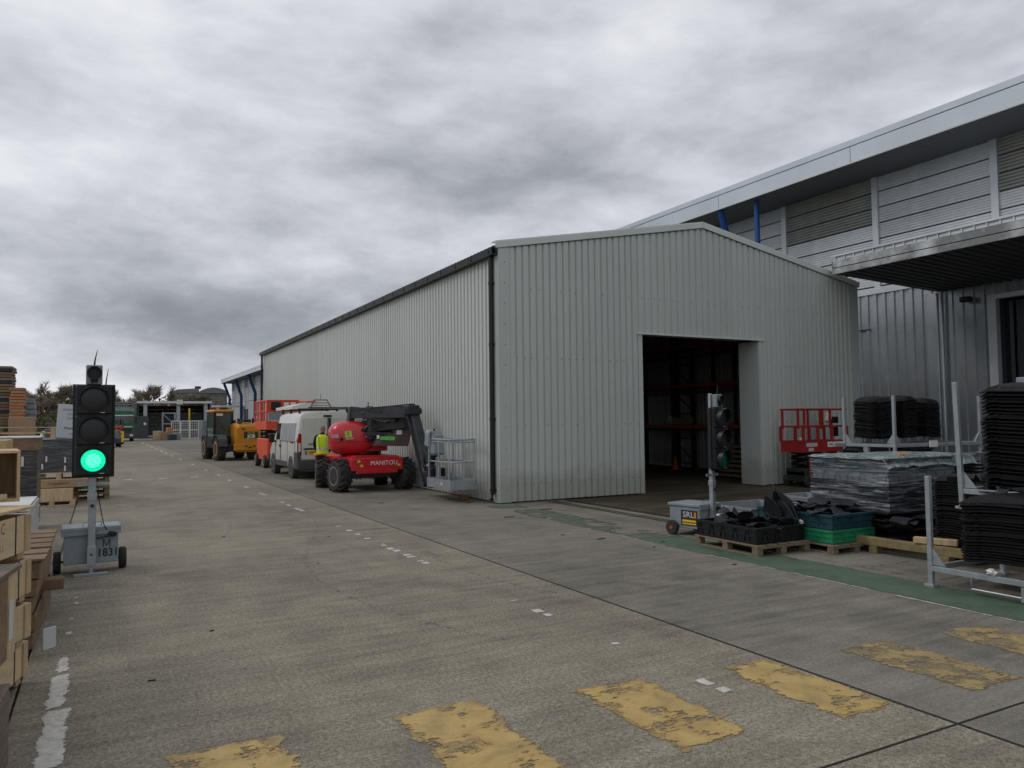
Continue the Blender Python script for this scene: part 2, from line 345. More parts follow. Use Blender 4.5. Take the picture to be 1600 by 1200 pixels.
    def mesh(s, name, m, smooth=False):
        me = bpy.data.meshes.new(name); me.from_pydata(s.v, [], s.f); me.update()
        bm = bmesh.new(); bm.from_mesh(me); bmesh.ops.recalc_face_normals(bm, faces=list(bm.faces)); bm.to_mesh(me); bm.free()
        if s.mats:
            for x in s.mats: me.materials.append(x)
            me.polygons.foreach_set('material_index', s.mi)
        else: me.materials.append(m)
        if smooth:
            me.polygons.foreach_set('use_smooth', [True]*len(me.polygons)); me.set_sharp_from_angle(angle=R(38))
        return me
    def build(s, name, m=None, parent=None, smooth=False, loc=None, rz=0):
        o = bpy.data.objects.new(name, s.mesh(name, m, smooth)); COL.objects.link(o)
        if parent: o.parent = parent
        if loc: o.location = loc
        if rz: o.rotation_euler.z = rz
        return o
def tag(o, label=None, cat=None, group=None, kind=None):
    for k, v in (('label', label), ('category', cat), ('group', group), ('kind', kind)):
        if v: o[k] = v
    return o
def thing(name, loc, label, cat, group=None, rz=0):
    o = bpy.data.objects.new(name, None); COL.objects.link(o); o.location = loc; o.rotation_euler.z = R(rz); o.empty_display_size = .2
    return tag(o, label, cat, group)
def inst(name, me, parent=None, loc=(0,0,0), rz=0, mw=None):
    o = bpy.data.objects.new(name, me); COL.objects.link(o)
    if parent: o.parent = parent
    if mw is not None: o.matrix_local = mw
    else: o.location = loc; o.rotation_euler.z = rz
    return o
KIDS = {}
def copy_thing(root, loc, rz=None, label=None, group=None):
    def cp(o, par):
        c = o.copy(); COL.objects.link(c)
        if par: c.parent = par
        for ch in [x for x in root_children.get(o.name, [])]: cp(ch, c)
        return c
    root_children = {}
    for x in bpy.data.objects:
        if x.parent: root_children.setdefault(x.parent.name, []).append(x)
    r = cp(root, None); r.location = loc
    if rz is not None: r.rotation_euler.z = R(rz)
    if label: r['label'] = label
    if group: r['group'] = group
    return r
def text(s, size, m, parent, loc, Rm, name='lettering', ext=.002, sx=1.0, bold=0.0, align='CENTER'):
    """Rm columns: reading direction, up, towards the reader"""
    cu = bpy.data.curves.new('t', 'FONT'); cu.body = s; cu.size = size; cu.extrude = ext; cu.offset = bold*size; cu.align_x = align; cu.align_y = 'CENTER'; cu.resolution_u = 3
    to = bpy.data.objects.new('t', cu); COL.objects.link(to); dg = bpy.context.evaluated_depsgraph_get(); dg.update()
    me = bpy.data.meshes.new_from_object(to.evaluated_get(dg)); bpy.data.objects.remove(to); me.materials.clear(); me.materials.append(m)
    M4 = (Rm@Matrix.Diagonal((sx,1,1))).to_4x4(); M4.translation = Vector(loc)
    me.transform(M4); o = bpy.data.objects.new(name, me); COL.objects.link(o); o.parent = parent; return o
def RC(a, b, c): return Matrix((Vector(a), Vector(b), Vector(c))).transposed()
FACE_Y = RC((1,0,0), (0,0,1), (0,-1,0))       # read from -Y
FACE_NX = RC((0,-1,0), (0,0,1), (-1,0,0))     # read from -X

# ------------------------------------------------------------------ ground
g = MB(); g.add([(-900,-300,-.03),(900,-300,-.03),(900,1500,-.03),(-900,1500,-.03)], [(0,1,2,3)])
ground = tag(g.build('ground', m_earth), kind='structure')
xs = [-15.6, -10.58, -5.52, -.49, 4.57, 9.6, 14.62, 19.7, 24.7, 30, 60]
ys = [-17.1, -7.1, 2.88, 12.9, 22.9, 32.9, 42.9, 52.9, 62.9, 72.9, 82.9, 92.9, 102.9, 112.9, 122.9, 140, 175]
slabc = {}
for i in range(len(xs)-1):
    for j in range(len(ys)-1):
        w = xs[i+1]-xs[i]; d = ys[j+1]-ys[j]; m = m_slabA if xs[i+1] <= 4.58 else (m_slabB if xs[i] < 9 or ys[j] > 40 else m_slabC)
        gx = .016; gy = .010 if ys[j] in (12.9,) or (ys[j] == 2.88) else .012
        k = (round(w,3), round(d,3), m.name)
        if k not in slabc: slabc[k] = MB().box((0,0,-.04), (w-gx, d-gy, .08), None, .006).mesh('concrete_slab', m)
        inst('concrete_slab', slabc[k], ground, ((xs[i]+xs[i+1])/2, (ys[j]+ys[j+1])/2, 0))
sb_ = MB()
for k in range(60): sb_.bb(4.57-.013-random.uniform(0,.004), 4.57+.013+random.uniform(0,.004), -3+k*2.9, -3+(k+1)*2.9+.01, -.02, .0015)
sb_.bb(-12, 15, 22.885, 22.915, -.02, .001); sb_.bb(-8, 15, 42.87, 42.93, -.02, .001); sb_.bb(-12, 4.55, 2.873, 2.887, -.02, .001); sb_.bb(4.59, 12, 2.872, 2.888, -.02, .001)
sb_.bb(-.5, -.475, 11.5, 40, -.02, .001)
tag(sb_.build('joint_sealant', mat('black joint sealant', (.012,.011,.010), .7)), kind='structure')
def marking(name, rects, m, fall=.08, cell=.03, zz=.004):
    """thin painted sheets; attribute 'edge' runs from 0 at the border to 1 inside, for the chipped edge"""
    vs = []; fs = []; ed = []
    for (x0,y0,x1,y1) in rects:
        nx = max(2, min(60, int((x1-x0)/cell))); ny = max(2, min(220, int((y1-y0)/cell))); o = len(vs)
        for i in range(nx+1):
            for j in range(ny+1):
                x = x0+(x1-x0)*i/nx; y = y0+(y1-y0)*j/ny; d = min(x-x0, x1-x, y-y0, y1-y)
                vs.append((x, y, zz)); ed.append(min(1.0, d/fall))
        fs += [(o+i*(ny+1)+j, o+(i+1)*(ny+1)+j, o+(i+1)*(ny+1)+j+1, o+i*(ny+1)+j+1) for i in range(nx) for j in range(ny)]
    me = bpy.data.meshes.new(name); me.from_pydata(vs, [], fs); me.materials.append(m); at = me.attributes.new('edge', 'FLOAT', 'POINT'); at.data.foreach_set('value', ed)
    o = bpy.data.objects.new(name, me); COL.objects.link(o); return tag(o, kind='structure')
for i, (x0,y0,x1,y1,m,a) in enumerate([(.32,3.62,.98,4.78,m_yp,.07),(1.62,3.52,2.24,4.72,m_yp,.06),(2.86,3.38,3.44,4.52,m_yp,.06),(4.03,3.25,4.55,4.38,m_yp,.05),(5.2,3.15,5.77,4.22,m_yp2,.02),(6.32,3.2,6.9,4.12,m_yp2,.03),(-.9,3.7,-.3,4.8,m_yp,.06)]):
    marking('faded_paint', [(x0-.01,y0-.01,x1+.01,y1+.01)], m_yp2 if m is m_yp else m_ghost, .03, .05, .0028)
    marking('yellow_crossing_bar', [(x0-.02,y0-.02,x1+.02,y1+.02)], m, .09 if m is m_yp else .04)
rnd = random.Random(3); dash = []
for (y0,y1) in [(3.95,4.28),(5.22,5.32),(6.3,6.62),(7.0,7.06),(9.4,9.75),(9.95,10.35),(10.5,10.95),(11.1,11.3),(11.9,12.05),(12.4,12.62),(12.9,13.1),(13.6,13.7),(16.4,17.1),(17.6,17.95),(18.3,18.65),(20.6,21.4),(23.2,23.9),(26.5,27.0),(29.3,29.9),(33,33.6),(38,38.8),(44,45),(49,50.5),(54,56),(58,61),(63,66),(69,73),(76,80),(84,89)]:
    t = y0
    while t < y1-.02:
        l = min(y1-t, rnd.uniform(.10,.22) if y0 < 24 else 5)
        dash.append((3.715+rnd.uniform(-.015,.015), t, 3.825+rnd.uniform(-.01,.02), t+l*.88)); t += l+.03
marking('white_dashed_line', dash, m_wp, .02, .02)
marking('white_edge_line', [(-.32,4.9,-.14,5.9),(-.31,5.9,-.16,6.7),(-.29,6.72,-.18,7.2),(-.27,7.9,-.17,8.05),(-.26,8.5,-.17,8.6),(-.24,9.2,-.16,9.35),(-.25,9.5,-.18,9.62)], m_wp, .05, .025)
marking('white_cross_line', [(-.3+i*1.05+rnd.uniform(-.2,.2), 29+rnd.uniform(-.05,.05), -.05+i*1.05, 29.25) for i in (0,1,2,3)], m_wp, .03, .05)
marking('green_walkway', [(7.32,2.5,8.12,9.6)], m_gp, .05, .05)
marking('green_walkway', [(7.34,9.6,8.2,15.1)], m_gp2, .10, .05)
marking('walkway_edge_line', [(7.27,2.5,7.315,5.2),(7.28,5.5,7.32,6.6),(7.29,6.8,7.325,8.0),(7.3,8.9,7.335,10.0)], m_wp, .012, .02)
marking('red_bay_line', [(8.30,3.4,8.36,7.2),(8.36,6.3,10.2,6.36),(8.36,5.4,9.3,5.46)], m_rp, .02, .03)
def arc_mark(cx, cy, r, a0, a1, w, m):
    vs = []; fs = []; ed = []; n = 80
    for i in range(n+1):
        a = R(a0+(a1-a0)*i/n)
        for j in range(5):
            rr_ = r+w*(j/4-.5); vs.append((cx+rr_*math.cos(a), cy+rr_*math.sin(a), .0025)); ed.append((0,.8,1,.8,0)[j]*min(1, min(i,n-i)/12))
    for i in range(n):
        for j in range(4): fs.append((i*5+j,(i+1)*5+j,(i+1)*5+j+1,i*5+j+1))
    me = bpy.data.meshes.new('tyre_mark'); me.from_pydata(vs, [], fs); me.materials.append(m); at = me.attributes.new('edge', 'FLOAT', 'POINT'); at.data.foreach_set('value', ed)
    o = bpy.data.objects.new('tyre_mark', me); COL.objects.link(o); tag(o, kind='structure')
m_tm = paint_mat('rubber tyre mark', (.115, .107, .09), (.135, .125, .105), -.25, 16, .2)
for args in ((9.5,9.0,7.2,150,215,.16),(9.5,9.0,5.5,155,210,.16),(-6,16,8.2,-35,20,.14),(-6,16,9.7,-32,18,.14),(14,17.5,7.5,190,240,.2),(1.2,30,2.6,-60,50,.15)): arc_mark(*args, m_tm)
# drain channels in front of the shed door
dc = MB()
for x in (9.02, 9.16, 9.48, 9.60): dc.bb(x, x+.035, 8.4, 15.1, .001, .012)
tag(dc.build('drain_channel', mat('rusty steel channel', (.045,.035,.025), .7, .3, .3, 8)), kind='structure')
deb = MB()
for (x,y,a,l) in [(6.9,9.95,20,.16),(6.6,10.6,10,.07),(7.1,8.9,40,.05),(7.4,10.4,80,.05),(2.55,10.2,0,.03),(.35,6.2,15,.05),(.9,7.4,30,.04),(6.95,13.1,10,.2),(8.2,13.8,0,.25),(8.0,16.2,0,.1),(7.4,15.9,15,.12),(5.7,17.0,5,.1),(9.6,9.5,30,.05),(7.1,7.3,0,.06),(3.3,12.5,0,.04),(1.8,13.4,0,.04),(7.5,9.2,12,.1)]:
    deb.box((x,y,.006), (l,l*.25,.008), rot('Z', a+random.uniform(-20,20)))
tag(deb.build('plastic_debris', m_scrap), kind='stuff')

# ------------------------------------------------------------------ cladding
def rib_profile(w, pitch, crown, slope, depth, off=0.0):
    pts = [(0, 0)]; x = off
    while x < w-.001:
        c = x+pitch/2
        for dx, y in ((-crown/2-slope, 0), (-crown/2, -depth), (crown/2, -depth), (crown/2+slope, 0)):
            t = c+dx
            if 0 < t < w: pts.append((t, y))
        x += pitch
    pts.append((w, 0)); return pts
def panel_mesh(name, m, w, z0, z1, pitch=.2, crown=.118, slope=.024, depth=.045, off=0):
    """local: x along wall, -y outward; z1 may be a function of local x"""
    p = rib_profile(w, pitch, crown, slope, depth, off); top = z1 if callable(z1) else (lambda x: z1)
    n = len(p); vs = [(x,y,z0) for x,y in p]+[(x,y,top(x)) for x,y in p]
    b = MB(); b.add(vs, [(i,i+1,n+i+1,n+i) for i in range(n-1)])
    me = bpy.data.meshes.new(name); me.from_pydata(b.v, [], b.f); me.materials.append(m); me.update(); return me
X0, X1, Y0, Y1, ZE, ZA = 7.93, 20.10, 15.335, 43.93, 5.80, 6.92
XM = (X0+X1)/2
def roofz(x): return ZE+(ZA-ZE)*(1-abs(x-XM)/(XM-X0))
shed = thing('storage_shed', ((X0+X1)/2, Y0, 0), 'new light grey ribbed steel shed with a pitched roof and a wide open doorway', 'warehouse')
sl = Vector(shed.location)
def S_(x, y, z=0): return (x-sl.x, y-sl.y, z)
DX0, DX1, DZ = 11.95, 15.98, 3.99
def front_run(a, b, zb):
    n = max(1, round((b-a)/1.0)); w = (b-a)/n
    for i in range(n):
        xa = a+i*w
        me = panel_mesh('wall_panel', m_clad, w, zb, lambda x, xa=xa: roofz(xa+x)-.02, pitch=w/5)
        inst('wall_panel', me, shed, S_(xa, Y0))
front_run(X0+.23, DX0-.12, .03); front_run(DX0-.12, DX1+.12, DZ+.06); front_run(DX1+.12, X1-.22, .03)
ns = 28; w = (Y1-Y0-.30)/ns
sm = panel_mesh('wall_panel', m_clad, w, .03, ZE-.05, pitch=w/5)
for i in range(ns): inst('wall_panel', sm, shed, S_(X0, Y0+.16+(i+1)*w), R(-90))
for i in range(ns): inst('wall_panel', sm, shed, S_(X1, Y0+.16+i*w), R(90))
bk = MB(); bk.add([S_(X0,Y1,0),S_(X1,Y1,0),S_(X1,Y1,ZE),S_(XM,Y1,ZA),S_(X0,Y1,ZE)], [(0,1,2,3,4)]); bk.build('rear_wall', m_clad, shed)
nr = 30; wr = (Y1-Y0+.1)/nr; hl = math.hypot(XM-X0+.12, (ZA-ZE)); sa = math.atan2(ZA-ZE, XM-X0)
rp = panel_mesh('roof_panel', mat('shed roof sheet', (.25,.27,.26), .5), wr, 0, hl, pitch=wr/5)
for i in range(nr):
    y = Y0-.05+i*wr
    # left slope: local x -> -Y.. local z -> up the slope, local -y -> outward
    ux = Vector((0,-1,0)); uz = Vector((math.cos(sa),0,math.sin(sa))); uy = -Vector((-math.sin(sa),0,math.cos(sa)))
    Mx = RC(ux, uy, uz).to_4x4(); Mx.translation = Vector(S_(X0-.12*math.cos(sa), y+wr, ZE-.12*math.sin(sa)+.02)); inst('roof_panel', rp, shed, mw=Mx)
    ux = Vector((0,1,0)); uz = Vector((-math.cos(sa),0,math.sin(sa))); uy = -Vector((math.sin(sa),0,math.cos(sa)))
    Mx = RC(ux, uy, uz).to_4x4(); Mx.translation = Vector(S_(X1+.12*math.cos(sa), y, ZE-.12*math.sin(sa)+.02)); inst('roof_panel', rp, shed, mw=Mx)
b = MB(); b.bb(X0-sl.x-.045, X0-sl.x+.25, -.055, .0, .02, roofz(X0)+.02); b.bb(X0-sl.x-.055, X0-sl.x-.008, 0.0, .18, .02, ZE); b.build('corner_trim', m_clad, shed)
b = MB(); b.bb(X1-sl.x-.24, X1-sl.x+.045, -.04, .0, .02, roofz(X1)); b.bb(X1-sl.x+.008, X1-sl.x+.045, 0.0, .2, .02, ZE); b.build('corner_trim', m_clad, shed)
for sgn in (-1, 1):   # verge flashings on both slopes
    a = Vector(S_(XM+sgn*(XM-X0+.10), Y0-.06, ZE+.05)); c = Vector(S_(XM, Y0-.06, ZA+.07))
    d = (c-a).normalized(); ext = d*.0
    b = MB(); b.bar(a, c, .05, .15, .006); b.bar(a+Vector((0,.10,.085)), c+Vector((0,.10,.085)), .22, .02); b.build('verge_flashing', m_trim, shed)
b = MB()
for s_ in (-1, 1): b.box((s_*.16, (Y1-Y0)/2, ZA+.075), (.34, Y1-Y0+.1, .015), rot('Y', s_*math.degrees(sa)))
b.build('ridge_cap', m_trim, shed)
b = MB(); gx = X0-sl.x
b.prism([(gx-.22,ZE-.02),(gx-.20,ZE-.02),(gx-.19,ZE-.15),(gx-.07,ZE-.15),(gx-.055,ZE+.01),(gx-.04,ZE+.01),(gx-.05,ZE-.18),(gx-.205,ZE-.18)], 'y', -.06, Y1-Y0+.06); b.build('gutter', m_black, shed)
b = MB()
for i in range(32): b.bb(gx-.225, gx-.045, i*.92+.1, i*.92+.13, ZE-.14, ZE-.015)
tag(b.build('gutter_bracket', m_black, shed), kind='stuff')
for yy in (.17, Y1-Y0-.15):
    x = gx-.115; b = MB(); b.tube([(x,yy,ZE-.12),(x,yy,ZE-.3),(x,yy,.22),(x-.05,yy-.04,.08)], .056, 12); dp = b.build('downpipe', m_black, shed, True)
    for z in (.30, 1.9, 3.6, 5.0):
        c = MB(); c.cyl((x,yy,z-.03), (x,yy,z+.03), .066, 12); c.bb(x, x+.08, yy-.075, yy+.075, z-.012, z+.012); c.build('pipe_clip', m_black, dp, True)
# door reveal, head flashing
b = MB(); b.bb(DX1-sl.x, DX1-sl.x+.13, -.045, 0, .02, DZ+.02); b.bb(DX1-sl.x-.012, DX1-sl.x+.012, -.02, .72, .02, DZ); b.build('door_jamb', m_clad, shed)
b = MB(); b.bb(DX0-sl.x-.13, DX0-sl.x, -.045, 0, .02, DZ+.02); b.bb(DX0-sl.x-.012, DX0-sl.x+.012, -.02, .30, .02, DZ); b.build('door_jamb', m_clad, shed)
b = MB(); b.bb(DX0-sl.x-.18, DX1-sl.x+.18, -.075, -.045, DZ+.0, DZ+.055); b.bb(DX0-sl.x-.18, DX1-sl.x+.18, -.045, .05, DZ+.03, DZ+.055); b.bb(DX0-sl.x, DX1-sl.x, .0, .7, DZ+.06, DZ+.08); b.build('door_head_flashing', m_trim, shed)
b = MB(); me_s = []
x = X0+.43
while x < X1-.2:
    for z in (.42, 1.75, 3.3, 4.9):
        if DX0-.1 < x < DX1+.1 and z < 4.2: continue
        if random.random() < .55: b.cyl((x-sl.x,-.060,z+random.uniform(-.01,.01)), (x-sl.x,-.044,z), .011, 6)
    x += .2
for k in range(12): b.cyl((X0+.12-sl.x,-.066,.3+k*.47), (X0+.12-sl.x,-.054,.3+k*.47), .012, 6)
tag(b.build('fixing_screw', mat('screw heads', (.12,.13,.12), .5, .3), shed), kind='stuff')
# steel portal frames inside
for yy in (2.0, 8.0, 14.0, 20.0, 26.0):
    for s_ in (-1, 1):
        b = MB(); xx = s_*(XM-X0-.25); b.bar((xx,yy,0), (xx,yy,ZE-.25), .18, .2); b.bar((xx,yy,ZE-.3), (0,yy,ZA-.25), .2, .15); b.build('portal_frame', m_dark, shed)
b = MB()
for z in (1.4, 2.8, 4.2): b.bb(XM-X0-.12, XM-X0-.03, .3, Y1-Y0-.3, z, z+.12)
b.build('wall_rail', m_galv, shed)

# pallet racking inside the shed
def rack_beam(par, a, c, z): return MB().bar((a[0],a[1],z), (c[0],c[1],z), .05, .12).build('beam', m_rackb, par)
rk = thing('pallet_racking', (18.9, 21.8, 0), 'tall racking with orange beams and dark uprights along the wall inside the shed', 'shelving')
for yy in (-5.4, -4.2, -2.6, -.55, .62, 3.4, 4.6, 7.3, 8.5):
    for xx in (0, .95): MB().bb(xx-.05, xx+.05, yy-.04, yy+.04, 0, 4.95).build('upright', m_racku, rk)
for (ya, yb) in ((-5.4,-4.2), (-.55,.62), (3.4,4.6)):
    b = MB()
    for k in range(5): b.bar((0,ya,.3+k*.9), (0,yb,.3+k*.9+(.8 if k%2 else .8)), .03); b.bar((0,ya,.25+k*.9), (0,yb,.25+k*.9), .03)
    b.build('brace', m_racku, rk)
for z in (1.58, 3.08, 4.5):
    for xx in (-.03, .98): rack_beam(rk, (xx,-5.4), (xx,8.5), z)
cn = thing('traffic_cone', (18.6, 22.0, 0), 'small red cone on the floor inside the shed doorway', 'cone')
MB().box((0,0,.02), (.38,.38,.04), None, .01).build('base', m_cone, cn); MB().lathe((0,0,0), (0,0,1), [(.13,.04),(.12,.06),(.03,.5),(.02,.5)], 16).build('cone_body', m_cone, cn, True)
bx = thing('tool_bundle', (18.95, 21.9, 1.66), 'dim pile of brown cartons with a white bag on the middle shelf inside the shed', 'cartons')
MB().box((0,-.1,.13), (.5,.9,.24), rot('Z', 5), .01).build('carton', m_card, bx)
MB().ell((-.1,.62,.16), (.12,.14,.17), 10, 7).build('bag', m_offwhite, bx, True)

# boards stacked just inside the door
for k in range(7):
    o = MB().box((0,0,0), (1.25,1.1,.09), None, .01).build('wooden_pallet', m_pallet, None, loc=(18.0+random.uniform(-.05,.05), 17.9+random.uniform(-.05,.05), .08+k*.15), rz=random.uniform(-.06,.06))
    tag(o, 'flat timber pallet in the short stack just inside the right of the shed doorway', 'pallet', 'pallets stacked inside the shed door')

# ------------------------------------------------------------------ big silver warehouse
XW, XF = 23.7, 21.6
big = thing('distribution_warehouse', (XW, 0, 0), 'long silver clad warehouse with a deep overhanging roof running behind the new shed', 'warehouse')
def B_(x, y, z): return (x-XW, y, z)
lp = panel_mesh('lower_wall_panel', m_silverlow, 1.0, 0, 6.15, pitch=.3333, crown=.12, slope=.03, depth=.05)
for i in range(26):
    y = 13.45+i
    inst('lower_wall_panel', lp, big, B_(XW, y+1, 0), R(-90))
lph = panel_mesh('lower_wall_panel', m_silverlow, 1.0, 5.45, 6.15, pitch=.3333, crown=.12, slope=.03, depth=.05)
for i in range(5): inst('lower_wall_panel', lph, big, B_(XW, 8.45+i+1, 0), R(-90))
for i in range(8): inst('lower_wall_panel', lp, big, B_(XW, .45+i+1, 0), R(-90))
MB().bb(.0, .1, 39.4, 166, 0, 6.2).build('plain_lower_wall', m_conc, big)
MB().bb(.25, .4, -10, 166, 6.0, 10.35).build('wall_core', m_soffit, big)
MB().bb(.05, 30, 165.8, 166, 0, 10.4).build('end_wall', m_conc, big)
MB().bb(.0, 22, -10.2, -10, 0, 10.4).build('end_wall', m_conc, big)
# upper wall: bays of horizontal ribbed panels between posts
def hpanel(name, m, ln, h, nrib, dep):
    b = MB(); p = []; st = h/nrib
    for k in range(nrib):
        z = k*st; p += [(0,z+.001),(-dep,z+st*.22),(-dep,z+st*.72),(0,z+st*.95)]
    p.append((0,h-.001)); n = len(p)
    vs = [(x,0,z) for x,z in p]+[(x,ln,z) for x,z in p]
    me = bpy.data.meshes.new(name); me.from_pydata(vs, [], [(i,i+1,n+i+1,n+i) for i in range(n-1)]); me.materials.append(m); me.update(); return me
ph = 3.84/7
hp = hpanel('cladding_panel', m_silver, 3.80, ph-.035, 6, .022); hl_ = hpanel('louvre_panel', m_louvre, 3.80, ph-.035, 5, .05)
bays = [(1.02+4.03*k) for k in range(8)]+[118+4.0*k for k in range(12)]
for bi, y in enumerate(bays):
    louv = bi in (2, 4) or (bi > 9 and bi % 2)
    for k in range(7):
        me = hl_ if (louv and k >= 4) else hp
        inst('louvre_panel' if me is hl_ else 'cladding_panel', me, big, B_(XW, y+.12, 6.38+k*ph+.02))
    MB().bb(-.09, .08, y-.11, y+.11, 6.30, 10.22).build('wall_post', m_silver, big)
MB().bb(.03, .06, -10, 166, 6.3, 10.22).build('joint_backing', m_dark, big)
MB().bb(-.10, .1, 15.2, 166, 6.12, 6.34).build('sill_flashing', m_silver, big)
# overhanging roof: fascia, soffit, roof
b = MB(); b.bb(XF-XW, XF-XW+.06, -10, 166.3, 10.22, 10.74); b.build('fascia', m_fascia, big)
b = MB(); b.bb(XF-XW+.03, XF-XW+.09, -10, 166.3, 10.735, 10.765); b.build('fascia_gap', m_black, big)
b = MB(); b.bb(XF-XW-.015, XF-XW+.05, -10, 166.3, 10.76, 10.97, .01); b.build('fascia_capping', m_fascia, big)
b = MB(); b.bb(XF-XW-.02, XF-XW+.02, -10, 166.3, 10.18, 10.222); b.build('fascia_drip', m_trim, big)
b = MB()
for k in range(28): b.bb(XF-XW-.004, XF-XW, -7.9+k*6.1, -7.885+k*6.1, 10.23, 10.73)
b.build('fascia_joint', m_soffit, big)
for k in range(29):
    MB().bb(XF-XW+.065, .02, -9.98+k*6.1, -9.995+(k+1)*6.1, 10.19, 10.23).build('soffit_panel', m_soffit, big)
MB().prism([(XF-XW+.06, 10.8), (XF-XW+.06, 10.95), (28, 12.5), (28, 12.3)], 'y', -10, 166.3).build('roof', m_roofm, big)
# blue raking struts
for y, k in ((22.7, 0), (21.05, 1), (134.5, 0), (163.7, 0), (149, 0)):
    if k: 
        b = MB(); b.cyl((XF-XW+.45,y,10.2), (XF-XW+.5,y,6.3), .10, 14); b.build('blue_strut', m_blue, big, True)
    else:
        b = MB(); b.tube([(XF-XW+.25,y,10.1),(-.75,y,7.1),(-.75,y,0)] if y > 100 else [(XF-XW+.18,y,10.2),(-.95,y+.3,8.2),(-.95,y+.3,6.3)], .13 if y < 100 else .26, 12); b.build('blue_strut', m_blue if y < 100 else m_navy, big, True)
MB().bb(-.08, .0, 126, 130, .2, 5.2).build('blue_door', mat('pale blue door', (.08,.22,.33), .5), big)
b = MB()
for yy in (126, 127.3, 128.7, 130): b.bb(-.2, -.08, yy-.08, yy+.08, 0, 5.3)
b.bb(-.2, -.08, 126, 130, 5.2, 5.4); b.build('blue_door_frame', m_navy, big)
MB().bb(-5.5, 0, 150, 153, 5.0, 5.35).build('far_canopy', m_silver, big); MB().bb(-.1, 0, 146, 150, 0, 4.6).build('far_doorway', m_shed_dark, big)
# near canopy
cy1 = 15.1; cx0 = 18.8-XW
def slope(x): return 6.05+(5.86-6.05)*((x-cx0)/(-cx0))
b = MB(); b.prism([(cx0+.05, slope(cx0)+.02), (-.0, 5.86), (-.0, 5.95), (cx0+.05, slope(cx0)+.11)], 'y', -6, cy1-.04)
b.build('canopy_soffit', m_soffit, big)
b = MB(); yy = -6
while yy < cy1-.2:
    b.prism([(cx0+.05, slope(cx0)-.012), (-.0, 5.83), (-.0, 5.858), (cx0+.05, slope(cx0)+.018)], 'y', yy, yy+.07); yy += .28
tag(b.build('soffit_rib', m_soffit, big), kind='stuff')
b = MB(); b.bb(cx0-.02, cx0+.05, -6, cy1, 6.02, 6.19, .008); b.build('canopy_edge_angle', m_canfas, big)
b = MB(); b.bb(cx0+.02, cx0+.06, -6, cy1, 6.19, 6.225); b.build('canopy_shadow_gap', m_black, big)
b = MB(); b.bb(cx0, cx0+.05, -6, cy1, 6.22, 6.42); b.build('canopy_fascia', m_canfas, big)
b = MB(); b.prism([(cx0, slope(cx0)+.0), (-.12, 5.87), (-.12, 6.10), (cx0, 6.42)], 'y', cy1-.02, cy1); b.build('canopy_end', m_canfas, big)
b = MB(); b.bb(cx0-.01, -.1, -6, cy1+.02, 6.55, 6.58); b.bb(cx0-.02, cx0+.0, -6, cy1+.02, 6.53, 6.59); b.build('canopy_deck', m_silver, big)
for k in range(34):
    y = cy1-.1-k*.31
    b = MB(); b.bb(cx0, cx0+.3, y-.03, y, 6.42, 6.55); b.bb(cx0+.035, cx0+.05, y-.31, y-.03, 6.42, 6.552); b.build('deck_rib_end', m_silver, big)
# dock doorway
b = MB(); b.bb(-.10, .1, 13.2, 13.45, 0, 5.5); b.build('door_frame', m_silver, big); 
b = MB(); b.bb(-.10, .1, 8.45, 13.2, 5.36, 5.5); b.bb(-.1, .1, 8.3, 8.45, 0, 5.5); b.build('door_frame', m_silver, big)
b = MB(); b.bb(.1, 6, 13.21, 13.3, 0, 5.5); b.bb(.1, 6, 8.3, 8.4, 0, 5.5); b.bb(6, 6.1, 8.3, 13.3, 0, 5.5); b.bb(.1, 6, 8.3, 13.3, 5.4, 5.5); b.build('dark_bay', m_shed_dark, big)
for k in range(6):
    MB().bb(.35, .365, 12.95-k*.33, 13.2-k*.33, .2, 5.3).build('strip_curtain', m_glass, big)
b = MB(); b.tube([(-.16,14.85,5.8),(-.16,14.85,.1)], .06, 10); b.build('downpipe', m_silverlow, big, True)
b = MB(); b.bb(-.14, .0, 15.0, 15.35, 0, 5.82, .02); b.build('corner_post', m_silverlow, big)
b = MB(); b.box((-.25,14.0,5.45), (.22,.3,.16), None, .02); b.build('flood_lamp', m_black, big)
b = MB(); b.bb(-.08, -.02, 17.5, 19.8, 4.9, 4.93); b.build('cable_tray', m_dark, big)

